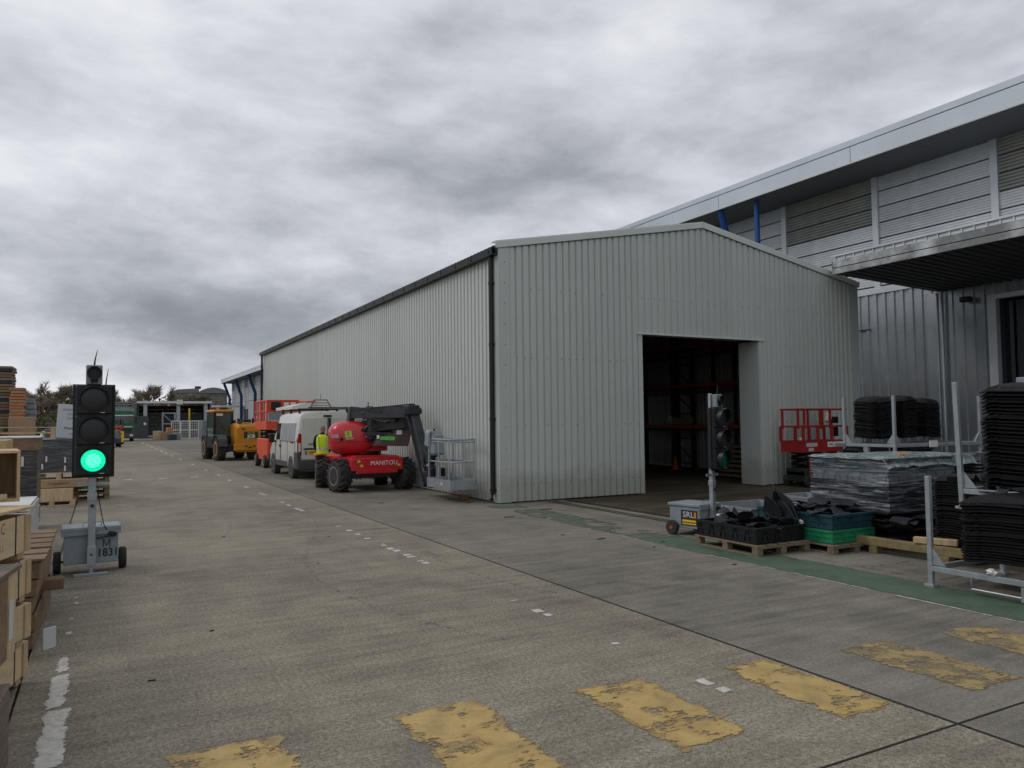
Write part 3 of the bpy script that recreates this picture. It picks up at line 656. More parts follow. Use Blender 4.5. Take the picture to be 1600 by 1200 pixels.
# ------------------------------------------------------------------ portable traffic signals
def signal(loc, rz, label, lit, plate):
    """front of the trolley faces local -Y, its left end faces local -X"""
    t = thing('portable_traffic_light', loc, label, 'traffic light', None, rz)
    BD = .68 if plate else .42
    b = MB(); b.box((0,.01+BD/2,.335), (.60,BD,.40), None, .008); b.build('battery_box', m_galvbox, t)
    l = MB(); l.box((0,.01+BD/2,.562), (.66,BD+.05,.055), None, .01); l.bb(-.33,.33,-.017,-.008,.49,.54); lid = l.build('lid', m_galvbox, t)
    MB().tube([(-.09,.08,.585),(-.09,.08,.64),(.11,.08,.64),(.11,.08,.585)], .009, 8).build('handle', m_galv, lid, True)
    for sx in (-1, 1):
        w = MB(); w.lathe((sx*.325,BD-.10,.135), (sx,0,0), [(.07,.0),(.125,.0),(.135,.02),(.135,.065),(.12,.085),(.075,.08)], 24); ty = w.build('tyre', m_rubber, t, True)
        h = MB(); h.lathe((sx*.325,BD-.10,.135), (sx,0,0), [(.074,.0),(.074,.075),(.055,.06),(.03,.06),(.03,.09),(.0,.09)], 20); h.build('hub', m_cone if plate else m_dark, t, True)
    b = MB(); b.cyl((-.33,BD-.10,.135), (.33,BD-.10,.135), .014, 8); b.build('axle', m_dark, t, True)
    b = MB(); b.bb(-.05,.05,-.115,-.02,.12,.36,.004); b.build('pole_socket', m_galv, t)
    b = MB(); b.bb(-.042,.042,-.105,-.025,.2,1.28,.006); b.bb(-.052,.052,-.115,-.015,.92,1.02,.006); b.build('lower_pole', m_galv, t)
    b = MB(); b.bb(-.032,.032,-.095,-.035,1.2,2.34 if lit else 2.62,.006); b.build('upper_pole', m_galv, t)
    b = MB(); b.bb(-.17,.17,-.075,-.055,1.10,1.145); b.cyl((.05,-.065,1.12), (.19,-.065,1.12), .014, 8); b.build('cross_handle', m_galv, t)
    b = MB(); b.cyl((0,-.13,.86), (0,-.1,.86), .02, 10); b.cyl((0,-.13,.26), (0,-.1,.26), .012, 8); b.build('locking_pin', m_black, t, True)
    b = MB(); b.bb(-.02,.02,-.10,-.04,.02,.14); b.bb(-.19,.19,-.12,-.06,.0,.035,.004); b.build('foot', m_galv, t)
    b = MB(); b.tube([(.05,-.04,1.25),(.07,-.06,.95),(.13,-.03,.62),(.19,.0,.50),(.24,-.03,.49)], .006, 6); b.tube([(.02,-.07,.46),(.08,-.05,.45),(.2,-.04,.47),(.24,-.03,.50)], .012, 6); b.box((.23,-.03,.49), (.09,.05,.06), rot('Y', 15), .01); b.build('cable', m_black, t, True)
    hy = -.25 if plate else -.17
    if plate: MB().bb(-.02,.02,-.16,-.09,1.3,2.2).build('head_bracket', m_black, t)
    hd = MB(); hd.bb(-.205,.215,hy-.02,hy+.12,1.235,2.355,.02); 
    for k in range(3):
        z = 1.42+k*.375; hd.bb(-.195,.205,hy-.045,hy-.02,z-.178,z+.178,.012)
    hd.bb(-.225,.235,hy+.03,hy+.05,1.21,2.36)
    head = hd.build('signal_head', m_black, t)
    for k in range(3):
        z = 1.42+k*.375; m = (m_glow if lit else m_lensg) if k == 0 else m_lens
        kr = .90 if (k == 0 and lit) else 1.0
        c = MB(); c.lathe((0,hy-.045,z), (0,-1,0), [(.148*kr,0),(.148*kr,.012),(.13*kr,.022),(.09*kr,.03),(.04*kr,.035),(.004,.037)], 32); ln = c.build('green_lens' if k == 0 else ('amber_lens' if k == 1 else 'red_lens'), m, head, True)
        if k == 0 and lit:
            c = MB(); c.lathe((0,hy-.083,z), (0,-1,0), [(.085,0),(.06,.003),(.003,.005)], 28); c.build('lit_centre', m_glowc, head, True)
        v = MB(); n = 18; vs = []; fs = []
        for i in range(n+1):
            a = R(-25)+R(230)*i/n
            for rad, y in ((.172, hy-.04), (.166, hy-(.075 if lit else .14)-(.02 if lit else .04)*math.sin(a)), (.160, hy-(.075 if lit else .14)-(.02 if lit else .04)*math.sin(a)), (.160, hy-.04)):
                vs.append((math.cos(a)*rad, y, z+math.sin(a)*rad))
        for i in range(n): 
            for q in range(4): fs.append((i*4+q, i*4+(q+1)%4, (i+1)*4+(q+1)%4, (i+1)*4+q))
        v.add(vs, fs); v.build('lens_hood', m_black, head, True)
        m2 = MB(); m2.bb(.07,.12,hy-.05,hy-.044,z-.163,z-.157); m2.build('maker_mark', m_refl, head)
    s_ = MB(); s_.bb(-.09,.09,hy-.02,hy+.08,2.36,2.60,.01); sb = s_.build('detector', m_galvbox, t)
    s_ = MB(); s_.lathe((0,hy-.02,2.50), (0,-1,0), [(.08,0),(.085,.06),(.07,.06),(.065,.02)], 20); s_.bb(-.04,.04,hy-.03,hy-.02,2.38,2.43); s_.build('detector_lens', m_black, sb, True)
    a = MB(); a.tube([(.0,hy+.03,2.6),(.005,hy+.03,2.66),(.03,hy+.03,2.79)], [.011,.009,.003], 8); a.build('aerial', m_black, t, True)
    a = MB(); a.tube([(.13,hy+.05,2.35),(.135,hy+.05,2.42),(.155,hy+.05,2.56)], [.009,.007,.003], 8); a.build('aerial', m_black, t, True)
    return t
sg1 = signal((-.085, 10.96, 0), 2, 'portable traffic light showing green, on a grey trolley marked M 1831', True, False)
b = MB()
for (xa,za,xb,zb_) in ((-.036,-.05,-.036,.05),(.036,-.05,.036,.05),(-.036,.05,0,-.03),(.036,.05,0,-.03)): b.bar((.17+xa,.007,.375+za),(.17+xb,.007,.375+zb_),.017,.006)
b.build('lettering', m_ink, sg1)
text('1831', .135, m_ink, sg1, (.185,.003,.255), FACE_Y, 'lettering', .001, .9, .012)
sg2 = signal((8.545, 9.30, 0), 12, 'portable traffic light seen side on, trolley with red hubbed wheel and SRL plate', False, True)
sg2.scale = (.86,.86,.86)
pl = MB(); pl.bb(-.312,-.301,.06,.42,.19,.47,.003); plo = pl.build('name_plate', m_ink, sg2)
text('SRL', .15, m_refl, sg2, (-.314,.25,.385), FACE_NX, 'lettering', .001, 1.1, .01)
MB().bb(-.316,-.312,.08,.385,.255,.295).build('yellow_stripe', m_forky, sg2); MB().bb(-.316,-.312,.08,.385,.21,.235).build('yellow_stripe', m_forky, sg2)
MB().bb(-.318,-.312,.075,.125,.33,.44).build('flame_mark', m_beacon, sg2)

# ------------------------------------------------------------------ generic makers
def wheel(par, c, axis, r, w, rimr, rimm, lugs=0, name='wheel', n=28):
    """tyre + rim, outer face towards axis"""
    ax = Vector(axis).normalized(); c = Vector(c)
    b = MB(); b.lathe(c-ax*w/2, ax, [(rimr,0),(r*.90,0),(r*.975,w*.12),(r,w*.25),(r,w*.75),(r*.975,w*.88),(r*.90,w),(rimr,w)], n)
    if lugs:
        F = frame(ax)
        for i in range(lugs):
            a = 2*math.pi*i/lugs
            for s_ in (-1, 1):
                aa = a+(math.pi/lugs if s_ > 0 else 0); rd = F@Vector((math.cos(aa),0,math.sin(aa))); tg = F@Vector((-math.sin(aa),0,math.cos(aa)))
                d = (ax*s_*.75+tg*.45).normalized(); nrm = rd; sd_ = nrm.cross(d).normalized()
                Mx = Matrix((sd_, d, nrm)).transposed()
                b.box(c+rd*(r+.012)+ax*s_*w*.25, (r*.12, w*.52, .05), Mx)
    ty = b.build(name, m_rubber, par, True)
    b = MB(); b.lathe(c-ax*w*.45, ax, [(0,.0),(rimr*1.01,0),(rimr*1.01,w*.96),(rimr*.9,w*.96),(rimr*.82,w*.72),(rimr*.45,w*.66),(rimr*.40,w*.80),(rimr*.2,w*.84),(0.005,w*.85)], 24)
    F = frame(ax)
    for i in range(6):
        a = i*math.pi/3; rd = F@Vector((math.cos(a),0,math.sin(a))); b.cyl(c+rd*rimr*.3+ax*w*.33, c+rd*rimr*.3+ax*w*.40, rimr*.05, 6)
    b.build('rim', rimm, ty, True); return ty

# ------------------------------------------------------------------ boom lift
bl = thing('boom_lift', (6.55, 21.0, 0), 'red articulated boom lift with knobbly tyres and a folded dark arm by the shed wall', 'boom lift')
O = Vector((6.55, 21.0, 0))
def q(x, y, z): return (x-O.x, y-O.y, z)
for (x, y, sx) in ((5.66,20.35,-1),(7.42,20.25,1),(5.66,22.2,-1),(7.42,22.2,1)):
    a = (sx*math.cos(R(14)), -math.sin(R(14))*sx*(-1 if y > 21 else 1)*-.8, 0)
    wheel(bl, q(x,y,.43), a, .42, .36, .25, m_rim if sx < 0 else m_dark, 15)
b = MB(); b.cyl(q(5.75,20.35,.43), q(7.3,20.25,.43), .085, 12); b.cyl(q(5.75,22.2,.43), q(7.3,22.2,.43), .085, 12)
for x in (6.05, 6.15, 7.0, 7.1): b.cyl(q(x,20.1,.33), q(x,20.1,.62), .018, 8)
b.build('axle', m_dark, bl, True)
b = MB(); b.bb(-.62,.62,-.95,1.3,.36,.62,.03); b.build('underframe', m_dark, bl)
b = MB(); b.loft([[q(5.92,y,.60),q(7.20,y,.60),q(7.26,y,.68),q(7.22,y,.90),q(7.12,y,.96),q(6.0,y,.96),q(5.86,y,.90),q(5.84,y,.68)] for y in (19.92, 22.6)]); b.build('chassis', m_red, bl)
b = MB(); b.bb(-.70,.75,-1.10,-1.05,.56,.90,.02); b.bb(-.55,.60,-1.11,-1.06,.48,.60,.02); b.build('front_plate', m_red, bl)
text('MANITOU', .165, m_inkw, bl, (.20,-1.108,.76), FACE_Y, 'lettering', .002, 1.0, .0)
b = MB(); b.lathe(q(6.55,21.1,.95), (0,0,1), [(.46,0),(.5,.03),(.5,.12),(.44,.14)], 28); b.build('slew_ring', m_black, bl, True)
# counterweight dome
dm = MB(); dm.ell((0,0,0), (.64,.58,.48), 36, 20, .62); d_ = dm.build('counterweight_hood', m_red, bl, True, q(6.20,21.08,1.43), R(-10))
b = MB(); b.ell((0,0,0), (.65,.59,.02), 36, 6, .62); b.build('hood_seam', mat('dark red seam', (.16,.008,.01), .5), d_, True, (0,0,-.10))
b = MB(); b.ell((.33,-.545,.22), (.15,.05,.065), 16, 8, .8); b.build('air_vent', m_black, d_, True)
b = MB(); b.ell((-.33,-.575,-.02), (.05,.03,.05), 10, 6); b.build('rear_lamp', m_black, d_, True)
b = MB(); b.box((-.15,-.592,.11), (.18,.012,.17), rot('Y', -8)); b.build('hire_sticker', mat('yellow green sticker', (.62,.68,.05), .5), d_)
text('R', .17, m_lime, d_, (-.15,-.602,.11), FACE_Y, 'lettering', .001, .9, .03); text('eady2U', .07, m_inkw, d_, (-.11,-.60,-.01), FACE_Y@rot('Z', 4), 'lettering', .001)
b = MB(); b.box((-.50,-.535,.06), (.20,.012,.10), rot('Z', -14)); b.build('faded_sticker', mat('pale pink sticker', (.5,.32,.38), .6), d_)
b = MB(); b.box((.36,-.588,.04), (.10,.01,.03), rot('Z', 12)); b.build('white_tag', m_inkw, d_)
b = MB(); b.loft([[q(x,y,z) for x,y,z in ((6.35,20.6,z0),(7.05,20.55,z0),(7.15,20.75,z0),(7.1,21.6,z0),(6.2,21.6,z0))] for z0 in (1.06, 1.36, 1.38)]); b.build('turret_cover', m_red, bl)
b = MB(); b.bb(-.10,.55,-.75,.5,1.36,1.95,.04)
for (x,z,w_,h_) in ((6.62,1.55,.5,.12),(6.75,1.75,.6,.10),(6.9,1.92,.55,.09)): b.bar(q(x-w_/2,20.35,z), q(x+w_/2,20.1,z-.02), h_, .09)
b.tube([q(6.35,20.5,1.95),q(6.7,20.2,2.15),q(6.95,20.0,2.2)], .03, 6); b.build('turret_frame', m_dark, bl)
arm_d = mat('dark grey arm steel', (.038,.040,.047), .35, .25, .2, 4, dirt=(.12,.115,.11), dirtamt=.3)
b = MB(); b.loft([[q(x,y,z) for x,y,z in ((6.55,20.1,1.22),(7.35,19.65,1.20),(7.42,19.6,1.55),(7.35,19.6,2.0),(6.95,19.85,1.98),(7.0,19.85,1.55),(6.6,20.1,1.40))], [q(x,y+.28,z) for x,y,z in ((6.55,20.1,1.22),(7.35,19.65,1.20),(7.42,19.6,1.55),(7.35,19.6,2.0),(6.95,19.85,1.98),(7.0,19.85,1.55),(6.6,20.1,1.40))]])
b.build('lower_arm', mat('dark maroon arm steel', (.085,.05,.052), .45, .2, .2, 4), bl)
b = MB(); b.box(q(6.86,19.90,1.42), (.40,.02,.10), rot('Z', -29)@rot('Y', 2)); b.build('green_label', m_lime, bl)
b = MB(); b.box(q(6.63,20.03,1.46), (.07,.02,.09), rot('Z', -29)); b.build('white_label', m_inkw, bl)
for z_, h_ in ((1.82,.16),(1.58,.12)): b = MB(); b.box(q(7.13,19.74,z_), (.15,.02,h_), rot('Z', -29)); b.build('white_label', m_refl, bl)
b = MB(); b.box(q(6.98,19.82,1.86), (.09,.02,.07), rot('Z', -29)); b.build('red_label', m_red, bl)
# upper boom: folded twin arms running to the knuckle
A0, A1 = Vector((6.18,20.9,2.12)), Vector((7.32,19.2,2.12)); ad = (A1-A0).normalized(); side = ad.cross(Vector((0,0,1)))
b = MB(); b.bar(Vector(q(*A0)), Vector(q(*(A1-ad*.15))), .22, .30, .01); b.build('main_boom', arm_d, bl)
b = MB(); b.bar(Vector(q(6.45,20.75,1.72)), Vector(q(7.28,19.55,1.86)), .22, .34, .02); b.bar(Vector(q(6.40,20.85,1.42)), Vector(q(7.05,19.95,1.45)), .26, .26, .02); b.build('riser_arm', m_dark, bl)
b = MB(); b.bar(Vector(q(*(A0+Vector((0,0,.14))))), Vector(q(*(A0+ad*1.1+Vector((0,0,.02))))), .24, .08); b.bar(Vector(q(*(A0+ad*.7+Vector((0,0,.12))))), Vector(q(*(A1+Vector((0,0,.20))))), .22, .05, .005); b.build('boom_cover', m_dark, bl)
b = MB(); b.bar(Vector(q(*(A0-ad*.08+Vector((0,0,-.25))))), Vector(q(*(A0-ad*.02+Vector((0,0,.16))))), .26, .16, .02); b.build('boom_pivot', m_dark, bl)
b = MB(); b.bar(Vector(q(*(A0+ad*.3-Vector((0,0,.10))))), Vector(q(*(A0+ad*1.5-Vector((0,0,.22))))), .12, .09, .01); b.cyl(q(6.9,20.0,2.0), q(6.35,20.75,1.72), .028, 8); b.build('lift_cylinder', m_dark, bl)
b = MB(); b.box(q(6.52,20.42,2.20), (.18,.12,.20), rot('Z', -56), .01); b.cyl(q(6.5,20.5,2.3), q(6.5,20.5,2.42), .012, 6); b.build('control_valve', m_black, bl)
b = MB(); b.tube([q(6.3,20.5,2.1),q(6.6,20.2,2.27),q(7.0,19.6,2.2),q(7.3,19.2,2.27)], .018, 6); b.tube([q(6.4,20.4,1.98),q(6.8,19.9,1.86),q(7.1,19.4,2.05)], .02, 6); b.tube([q(6.3,20.6,1.6),q(6.5,20.3,1.8),q(6.9,20.0,1.7)], .02, 6); b.build('hydraulic_hose', m_black, bl, True)
J0, J1 = Vector((7.30,19.15,2.16)), Vector((7.32,17.95,.30))
b = MB(); b.bar(Vector(q(*J0)), Vector(q(*(J0+(J1-J0)*.72))), .24, .20, .012); b.build('jib_arm', arm_d, bl)
b = MB(); b.bar(Vector(q(*(J0+Vector((-.17,0,-.05))))), Vector(q(*(J1+Vector((-.17,.1,.08))))), .05, .06); b.cyl(q(*(J0+(J1-J0)*.2+Vector((-.10,0,-.05)))), q(*(J0+(J1-J0)*.78+Vector((-.10,-.02,.0)))), .035, 10); b.build('jib_link', m_dark, bl)
b = MB(); b.box(q(7.24,19.12,2.17), (.34,.42,.26), None, .03); b.cyl(q(7.05,19.1,2.14), q(7.5,19.1,2.14), .09, 14); b.build('knuckle', m_dark, bl)
b = MB(); b.box(q(7.36,18.2,.80), (.20,.34,.50), rot('X', -20), .03); b.box(q(7.32,17.95,.45), (.3,.35,.35), None, .03); b.cyl(q(7.1,17.95,.3), q(7.5,17.95,.3), .07, 12); b.build('jib_foot', m_dark, bl)
b = MB(); b.bb(*[7.12-O.x,7.5-O.x,17.45-O.y,17.75-O.y],.24,.72,.02); b.build('basket_pivot', m_black, bl)
b = MB(); b.bb(7.22-O.x,7.30-O.x,17.28-O.y,17.4-O.y,.24,1.0); b.build('basket_upright', m_galv, bl)
# basket
bk_ = MB(); T = .018
x0, x1, y0, y1 = 6.98, 7.62, 15.95, 17.35
def rr_(z, r=T): bk_.tube([q(x0+.1,y0,z),q(x1-.1,y0,z),q(x1,y0+.1,z),q(x1,y1-.1,z),q(x1-.1,y1,z),q(x0+.1,y1,z),q(x0,y1-.1,z),q(x0,y0+.1,z)], r, 8, True)
rr_(1.44, .022); rr_(1.38,.016); rr_(.92)
for (x,y) in ((x0,y0+.1),(x0,(y0+y1)/2),(x0,y1-.1),(x1,y0+.1),(x1,(y0+y1)/2),(x1,y1-.1),((x0+x1)/2,y0),((x0+x1)/2,y1)): bk_.cyl(q(x,y,.38), q(x,y,1.44), T, 8)
bk_.tube([q(x0,y1-.02,1.62),q(x0+.3,y1+.02,1.66),q(x0+.3,y1+.1,1.0),q(x0,y1+.06,.78),q(x0-.02,y1-.2,.8),q(x0-.02,y1-.3,1.62),q(x0,y1-.02,1.62)], .02, 8)
bk_.build('basket_rails', m_galv, bl, True)
b = MB(); b.bb(x0-O.x-.01,x1-O.x+.01,y0-O.y-.01,y1-O.y+.01,.30,.33,.005)
for (a,c,d,e_) in ((x0-.015,x0+.0,y0,y1),(x1,x1+.015,y0,y1),(x0,x1,y0-.015,y0),(x0,x1,y1,y1+.015)): b.bb(a-O.x,c-O.x,d-O.y,e_-O.y,.30,.52)
b.build('basket_floor', m_galv, bl)
b = MB(); b.box(q(7.1,17.28,1.44), (.34,.32,.42), rot('X', 10), .05); b.box(q(7.12,17.1,1.30), (.30,.25,.5), rot('X', -8), .04); b.build('control_console', m_galvbox, bl)
b = MB(); b.box(q(7.1,17.30,.98), (.12,.1,.3), rot('X', 10), .02); b.cyl(q(7.1,17.2,1.6), q(7.1,17.2,1.68), .03, 8); b.tube([q(7.2,17.35,1.1),q(7.3,17.5,.85),q(7.25,17.6,.6),q(7.3,17.9,.6)], .025, 8); b.build('console_bracket', m_black, bl)
text('230', .09, m_inkw, bl, (x0-O.x-.018,16.45-O.y,.41), FACE_NX, 'lettering', .001)

b = MB(); b.tube([q(7.25,19.2,2.3),q(7.34,18.9,1.9),q(7.36,18.5,1.3),q(7.34,18.2,.8),q(7.25,17.8,.7)], .022, 6); b.tube([q(7.19,19.2,2.28),q(7.22,18.9,1.8),q(7.24,18.4,1.1),q(7.22,18.1,.7)], .016, 6); b.build('hydraulic_hose', m_black, bl, True)
for (x,z) in ((-.50,.82),(-.42,.70),(.62,.70)): MB().bb(x-.04,x+.04,-1.112,-1.106,z-.03,z+.03).build('warning_label', m_forky, bl)
b = MB(); b.cyl(q(6.02,20.02,.52), q(6.02,19.9,.52), .03, 8); b.cyl(q(6.98,20.02,.52), q(6.98,19.9,.52), .03, 8); b.build('tow_pin', m_galv, bl, True)
# ------------------------------------------------------------------ van
vn = thing('white_van', (6.68, 27.9, 0), 'white panel van with grey bumper and roof rack, rear towards us', 'van')
V = Vector((6.68,27.9,0))
def sec(y, zb, zt, wb, wt, zbelt=1.15, crown=.05):
    pts = [(-wb+.06,zb),(-wb,zb+.08),(-wb,zbelt),(-wb+(wb-wt)*.35,zbelt+(zt-zbelt)*.45),(-wt,zt-.14),(-wt+.05,zt-.05),(-wt+.16,zt),(-wt*.4,zt+crown)]
    pts = pts+[(-x,z) for x,z in pts[::-1]]
    return [(x,y,z) for x,z in pts]
b = MB(); b.loft([sec(-2.42,.42,2.12,.97,.87),sec(-2.38,.36,2.18,1.0,.90),sec(-1.9,.34,2.21,1.01,.91),sec(0,.34,2.22,1.01,.91),sec(.85,.34,2.20,1.01,.90),sec(1.15,.34,2.08,1.0,.86),sec(1.85,.36,1.30,.98,.86,1.1,.02),sec(2.45,.38,.98,.93,.80,.85,.02),sec(2.55,.42,.85,.88,.78,.7,.02)])
body = b.build('body', m_white, vn, True)
for y in (-1.5, 1.5):
    for s_ in (-1, 1): MB().cyl((s_*.80,y,.36), (s_*1.016,y,.36), .40, 24).build('wheel_arch', m_bump, vn, True)
for s_ in (-1, 1):
    for y in (-1.5, 1.5): wheel(vn, (s_*.91,y,.335), (s_,0,0), .335, .215, .20, m_rim)
b = MB(); b.bb(-1.0,1.0,-2.52,-2.36,.30,.66,.05); b.bb(-1.03,-.90,-2.50,-2.0,.32,.92,.04); b.bb(.90,1.03,-2.50,-2.0,.32,.92,.04); b.build('rear_bumper', m_bump, vn)
b = MB(); b.bb(-1.03,-.99,-.95,1.0,.36,.55,.01); b.bb(.99,1.03,-.95,1.0,.36,.55,.01); b.build('side_moulding', m_bump, vn)
for s_ in (-1, 1):
    d = MB(); d.bb(s_*.44-.425 if s_ < 0 else .012, -.012 if s_ < 0 else .865, -2.445, -2.40, .62, 2.03, .012); dr = d.build('rear_door', m_white, vn)
    e_ = MB(); e_.bb(s_*.45-.35, s_*.45+.35, -2.452, -2.44, 1.30, 1.92, .01); e_.build('door_panel_pressing', m_white, dr)
    l = MB(); l.loft([[(s_*.86,y,.80),(s_*1.0,y,.80),(s_*.995,y,1.30),(s_*.96,y,1.52),(s_*.87,y,1.50)] for y in (-2.44,-2.28)]); tl = l.build('tail_light', m_taillight, vn)
    MB().bb(s_*.93-.035,s_*.93+.035,-2.455,-2.43,.92,1.20,.004).build('clear_lens', m_offwhite, tl)
b = MB(); b.bb(-.004,.0,-2.46,-2.44,.66,2.1); b.bb(.02,.10,-2.475,-2.44,1.45,2.02,.01); b.bb(-.14,.14,-2.46,-2.40,2.06,2.12,.015); b.build('door_seal_and_brake_lamp', m_black, vn)
b = MB(); b.bb(-.80,-.02,-2.47,-2.445,.98,1.03,.006); b.build('plate_light_bar', m_black, vn)
b = MB(); b.bb(-.70,-.20,-2.465,-2.445,.82,.94); pl = b.build('number_plate', m_plate, vn)
text('HF58 FKY', .095, m_ink, vn, (-.44,-2.467,.88), FACE_Y, 'lettering', .001, .95, .02); MB().bb(-.745,-.70,-2.466,-2.446,.82,.94).build('plate_badge', m_blue, vn)
text('SIBERIAN', .07, m_ink, vn, (-.50,-2.452,1.16), FACE_Y, 'lettering', .001, 1.1)
# side: blanked window panels, door seams, handle, mirror
for (ya, yb, m) in ((-2.05,-1.0,m_lightglass),(-.9,.1,m_lightglass),(.32,.95,m_glass)):
    b = MB(); b.loft([[(-1.013,ya,1.28),(-1.013,yb,1.28),(-.965,yb,1.86),(-.965,ya,1.86)],[(-.99,ya,1.28),(-.99,yb,1.28),(-.94,yb,1.86),(-.94,ya,1.86)]]); b.build('side_window' if m is m_glass else 'side_panel', m, vn)
    b = MB(); b.loft([[(1.013,ya,1.28),(1.013,yb,1.28),(.965,yb,1.86),(.965,ya,1.86)],[(.99,ya,1.28),(.99,yb,1.28),(.94,yb,1.86),(.94,ya,1.86)]]); b.build('side_window' if m is m_glass else 'side_panel', m, vn)
b = MB()
for y in (-2.12, -.95, .15, .22, 1.12): b.bb(-1.019,-1.0,y-.006,y+.006,.45,1.26); 
b.bb(-1.02,-1.0,-2.1,.15,1.235,1.25); b.bb(-1.035,-1.0,.05,.16,1.02,1.10); b.bb(-1.035,-1.0,.26,.34,1.02,1.10); b.bb(-1.03,-1.0,-1.9,-1.5,1.19,1.24); b.build('door_seam', m_bump, vn)
for s_ in (-1, 1):
    b = MB(); b.box((s_*1.15,1.05,1.33), (.20,.10,.34), None, .04); b.bb(min(s_*.96,s_*1.1),max(s_*.96,s_*1.1),1.0,1.08,1.18,1.24); mr = b.build('door_mirror', m_black, vn)
b = MB(); b.loft([[(-.84,1.22,2.02),(.84,1.22,2.02),(.90,1.86,1.30),(-.90,1.86,1.30)],[(-.84,1.17,2.0),(.84,1.17,2.0),(.90,1.80,1.28),(-.90,1.80,1.28)]]); b.build('windscreen', m_glass, vn)
rk_ = MB()
for y in (-1.9, -.6, .7): rk_.bar((-.86,y,2.33), (.86,y,2.33), .05, .04); rk_.bb(-.84,-.78,y-.04,y+.04,2.17,2.33); rk_.bb(.78,.84,y-.04,y+.04,2.17,2.33)
rk_.build('roof_rack', m_black, vn)
tag(MB().loft([[(5.98,26.4+y,2.35),(6.62,26.4+y,2.35),(6.70,26.4+y,2.52 if y < 3 else 2.46),(6.45,26.4+y,2.60 if y < 3 else 2.5),(5.98,26.4+y,2.45)] for y in (1.2,1.4,3.9,4.1)]).build('second_vehicle_box', m_offwhite), 'top of a second white vehicle, built as a box on the rack of the white van', 'roof box')  # box stands for the second white vehicle showing above the van roof
st = thing('second_vehicle_frame', (6.6,26.1,2.36), 'small dark tubular frame on the van roof rack, standing for part of a second vehicle', 'step frame')  # tube frame stands for more of that second vehicle
b = MB(); b.tube([(-.35,0,0),(-.22,0,.28),(.22,0,.28),(.38,0,0)], .018, 6); b.bar((-.30,0,.10),(.32,0,.10),.02); b.bar((-.27,0,.18),(.28,0,.18),.02); b.cyl((0,0,.28),(0,0,.5),.006,5); b.cyl((-.4,.1,.02),(1.1,.1,.02),.022,6); b.build('tube_frame', m_dark, st)

# ------------------------------------------------------------------ scissor lifts
def rails(b, x0, x1, y0, y1, zs, posts, t=.022):
    for z in zs:
        b.tube([(x0,y0,z),(x1,y0,z),(x1,y1,z),(x0,y1,z)], t, 6, True)
    for (x, y) in posts: b.bb(x-t*1.1,x+t*1.1,y-t*1.1,y+t*1.1,zs[-1]-.0,zs[0])
def scissor(b, x0, x1, z0, z1, n, ys):
    h = (z1-z0)/n
    for k in range(n):
        for y in ys:
            b.bar((x0,y,z0+k*h+.02),(x1,y,z0+(k+1)*h-.02),.04,.07); b.bar((x1,y+.05,z0+k*h+.02),(x0,y+.05,z0+(k+1)*h-.02),.04,.07)
# orange one beyond the van; long axis along Y
ol = thing('orange_scissor_lift', (6.72, 34.2, 0), 'orange scissor lift with lowered platform parked in front of the van', 'scissor lift')
b = MB(); b.bb(-.60,.60,-1.2,1.2,.30,1.22,.03); b.build('chassis', m_orange, ol)
b = MB(); b.bb(-.56,.56,-1.3,-1.2,.28,.62,.02); b.bb(-.3,.56,-1.26,-1.19,.70,1.15,.02); b.build('end_cover', m_bump, ol)
for y in (-.95,.95):
    for s_ in (-1, 1): wheel(ol, (s_*.60,y,.27), (s_,0,0), .27, .22, .17, m_rimw)
b = MB(); scissor(b, -.5, .5, 1.22, 1.60, 2, (-.9,.0,.9)); b.build('scissor_arms', m_dark, ol)
b = MB(); b.bb(-.64,.64,-1.35,1.35,1.62,1.78,.01); b.bb(-.66,-.62,-1.36,1.36,1.60,1.95); b.bb(.62,.66,-1.36,1.36,1.60,1.95); b.bb(-.66,.66,-1.38,-1.34,1.60,1.95); b.build('platform_deck', m_orange, ol)
b = MB(); rails(b, -.64,.64,-1.36,1.36,(2.82,2.36,1.9),[(x,y) for x in (-.64,.0,.64) for y in (-1.36,1.36)]+[(x,y) for x in (-.64,.64) for y in (-.7,0,.7)],.03); b.build('guard_rail', m_orange, ol)
for (x0_, x1_) in ((-.58,-.04),(.04,.58)): MB().bb(x0_,x1_,-1.375,-1.36,1.98,2.33).build('mesh_infill', m_galvbox, ol)
MB().bb(-.62,.62,-1.34,-1.32,2.38,2.80).build('end_panel', m_orange, ol)
b = MB(); b.bb(-.48,-.10,-1.45,-1.35,2.42,2.76,.03); b.build('control_box', m_black, ol)
for x in (.03,.32): MB().bb(x,x+.22,-1.352,-1.342,2.44,2.74).build('notice', m_inkw, ol)
b = MB(); 
for k in range(5): b.box((-.10,-1.305,.50+k*.13), (.07,.01,.07), rot('Y', 30))
b.build('hazard_stripe', m_inkw, ol)
b = MB(); b.tube([(.64,1.36,2.8),(1.0,1.2,2.82),(1.15,.3,2.82),(1.15,-2.2,2.78)], .03, 6); b.tube([(.64,-1.2,2.62),(1.15,-1.3,2.62)], .025, 6); b.build('folded_gate', m_orange, ol)
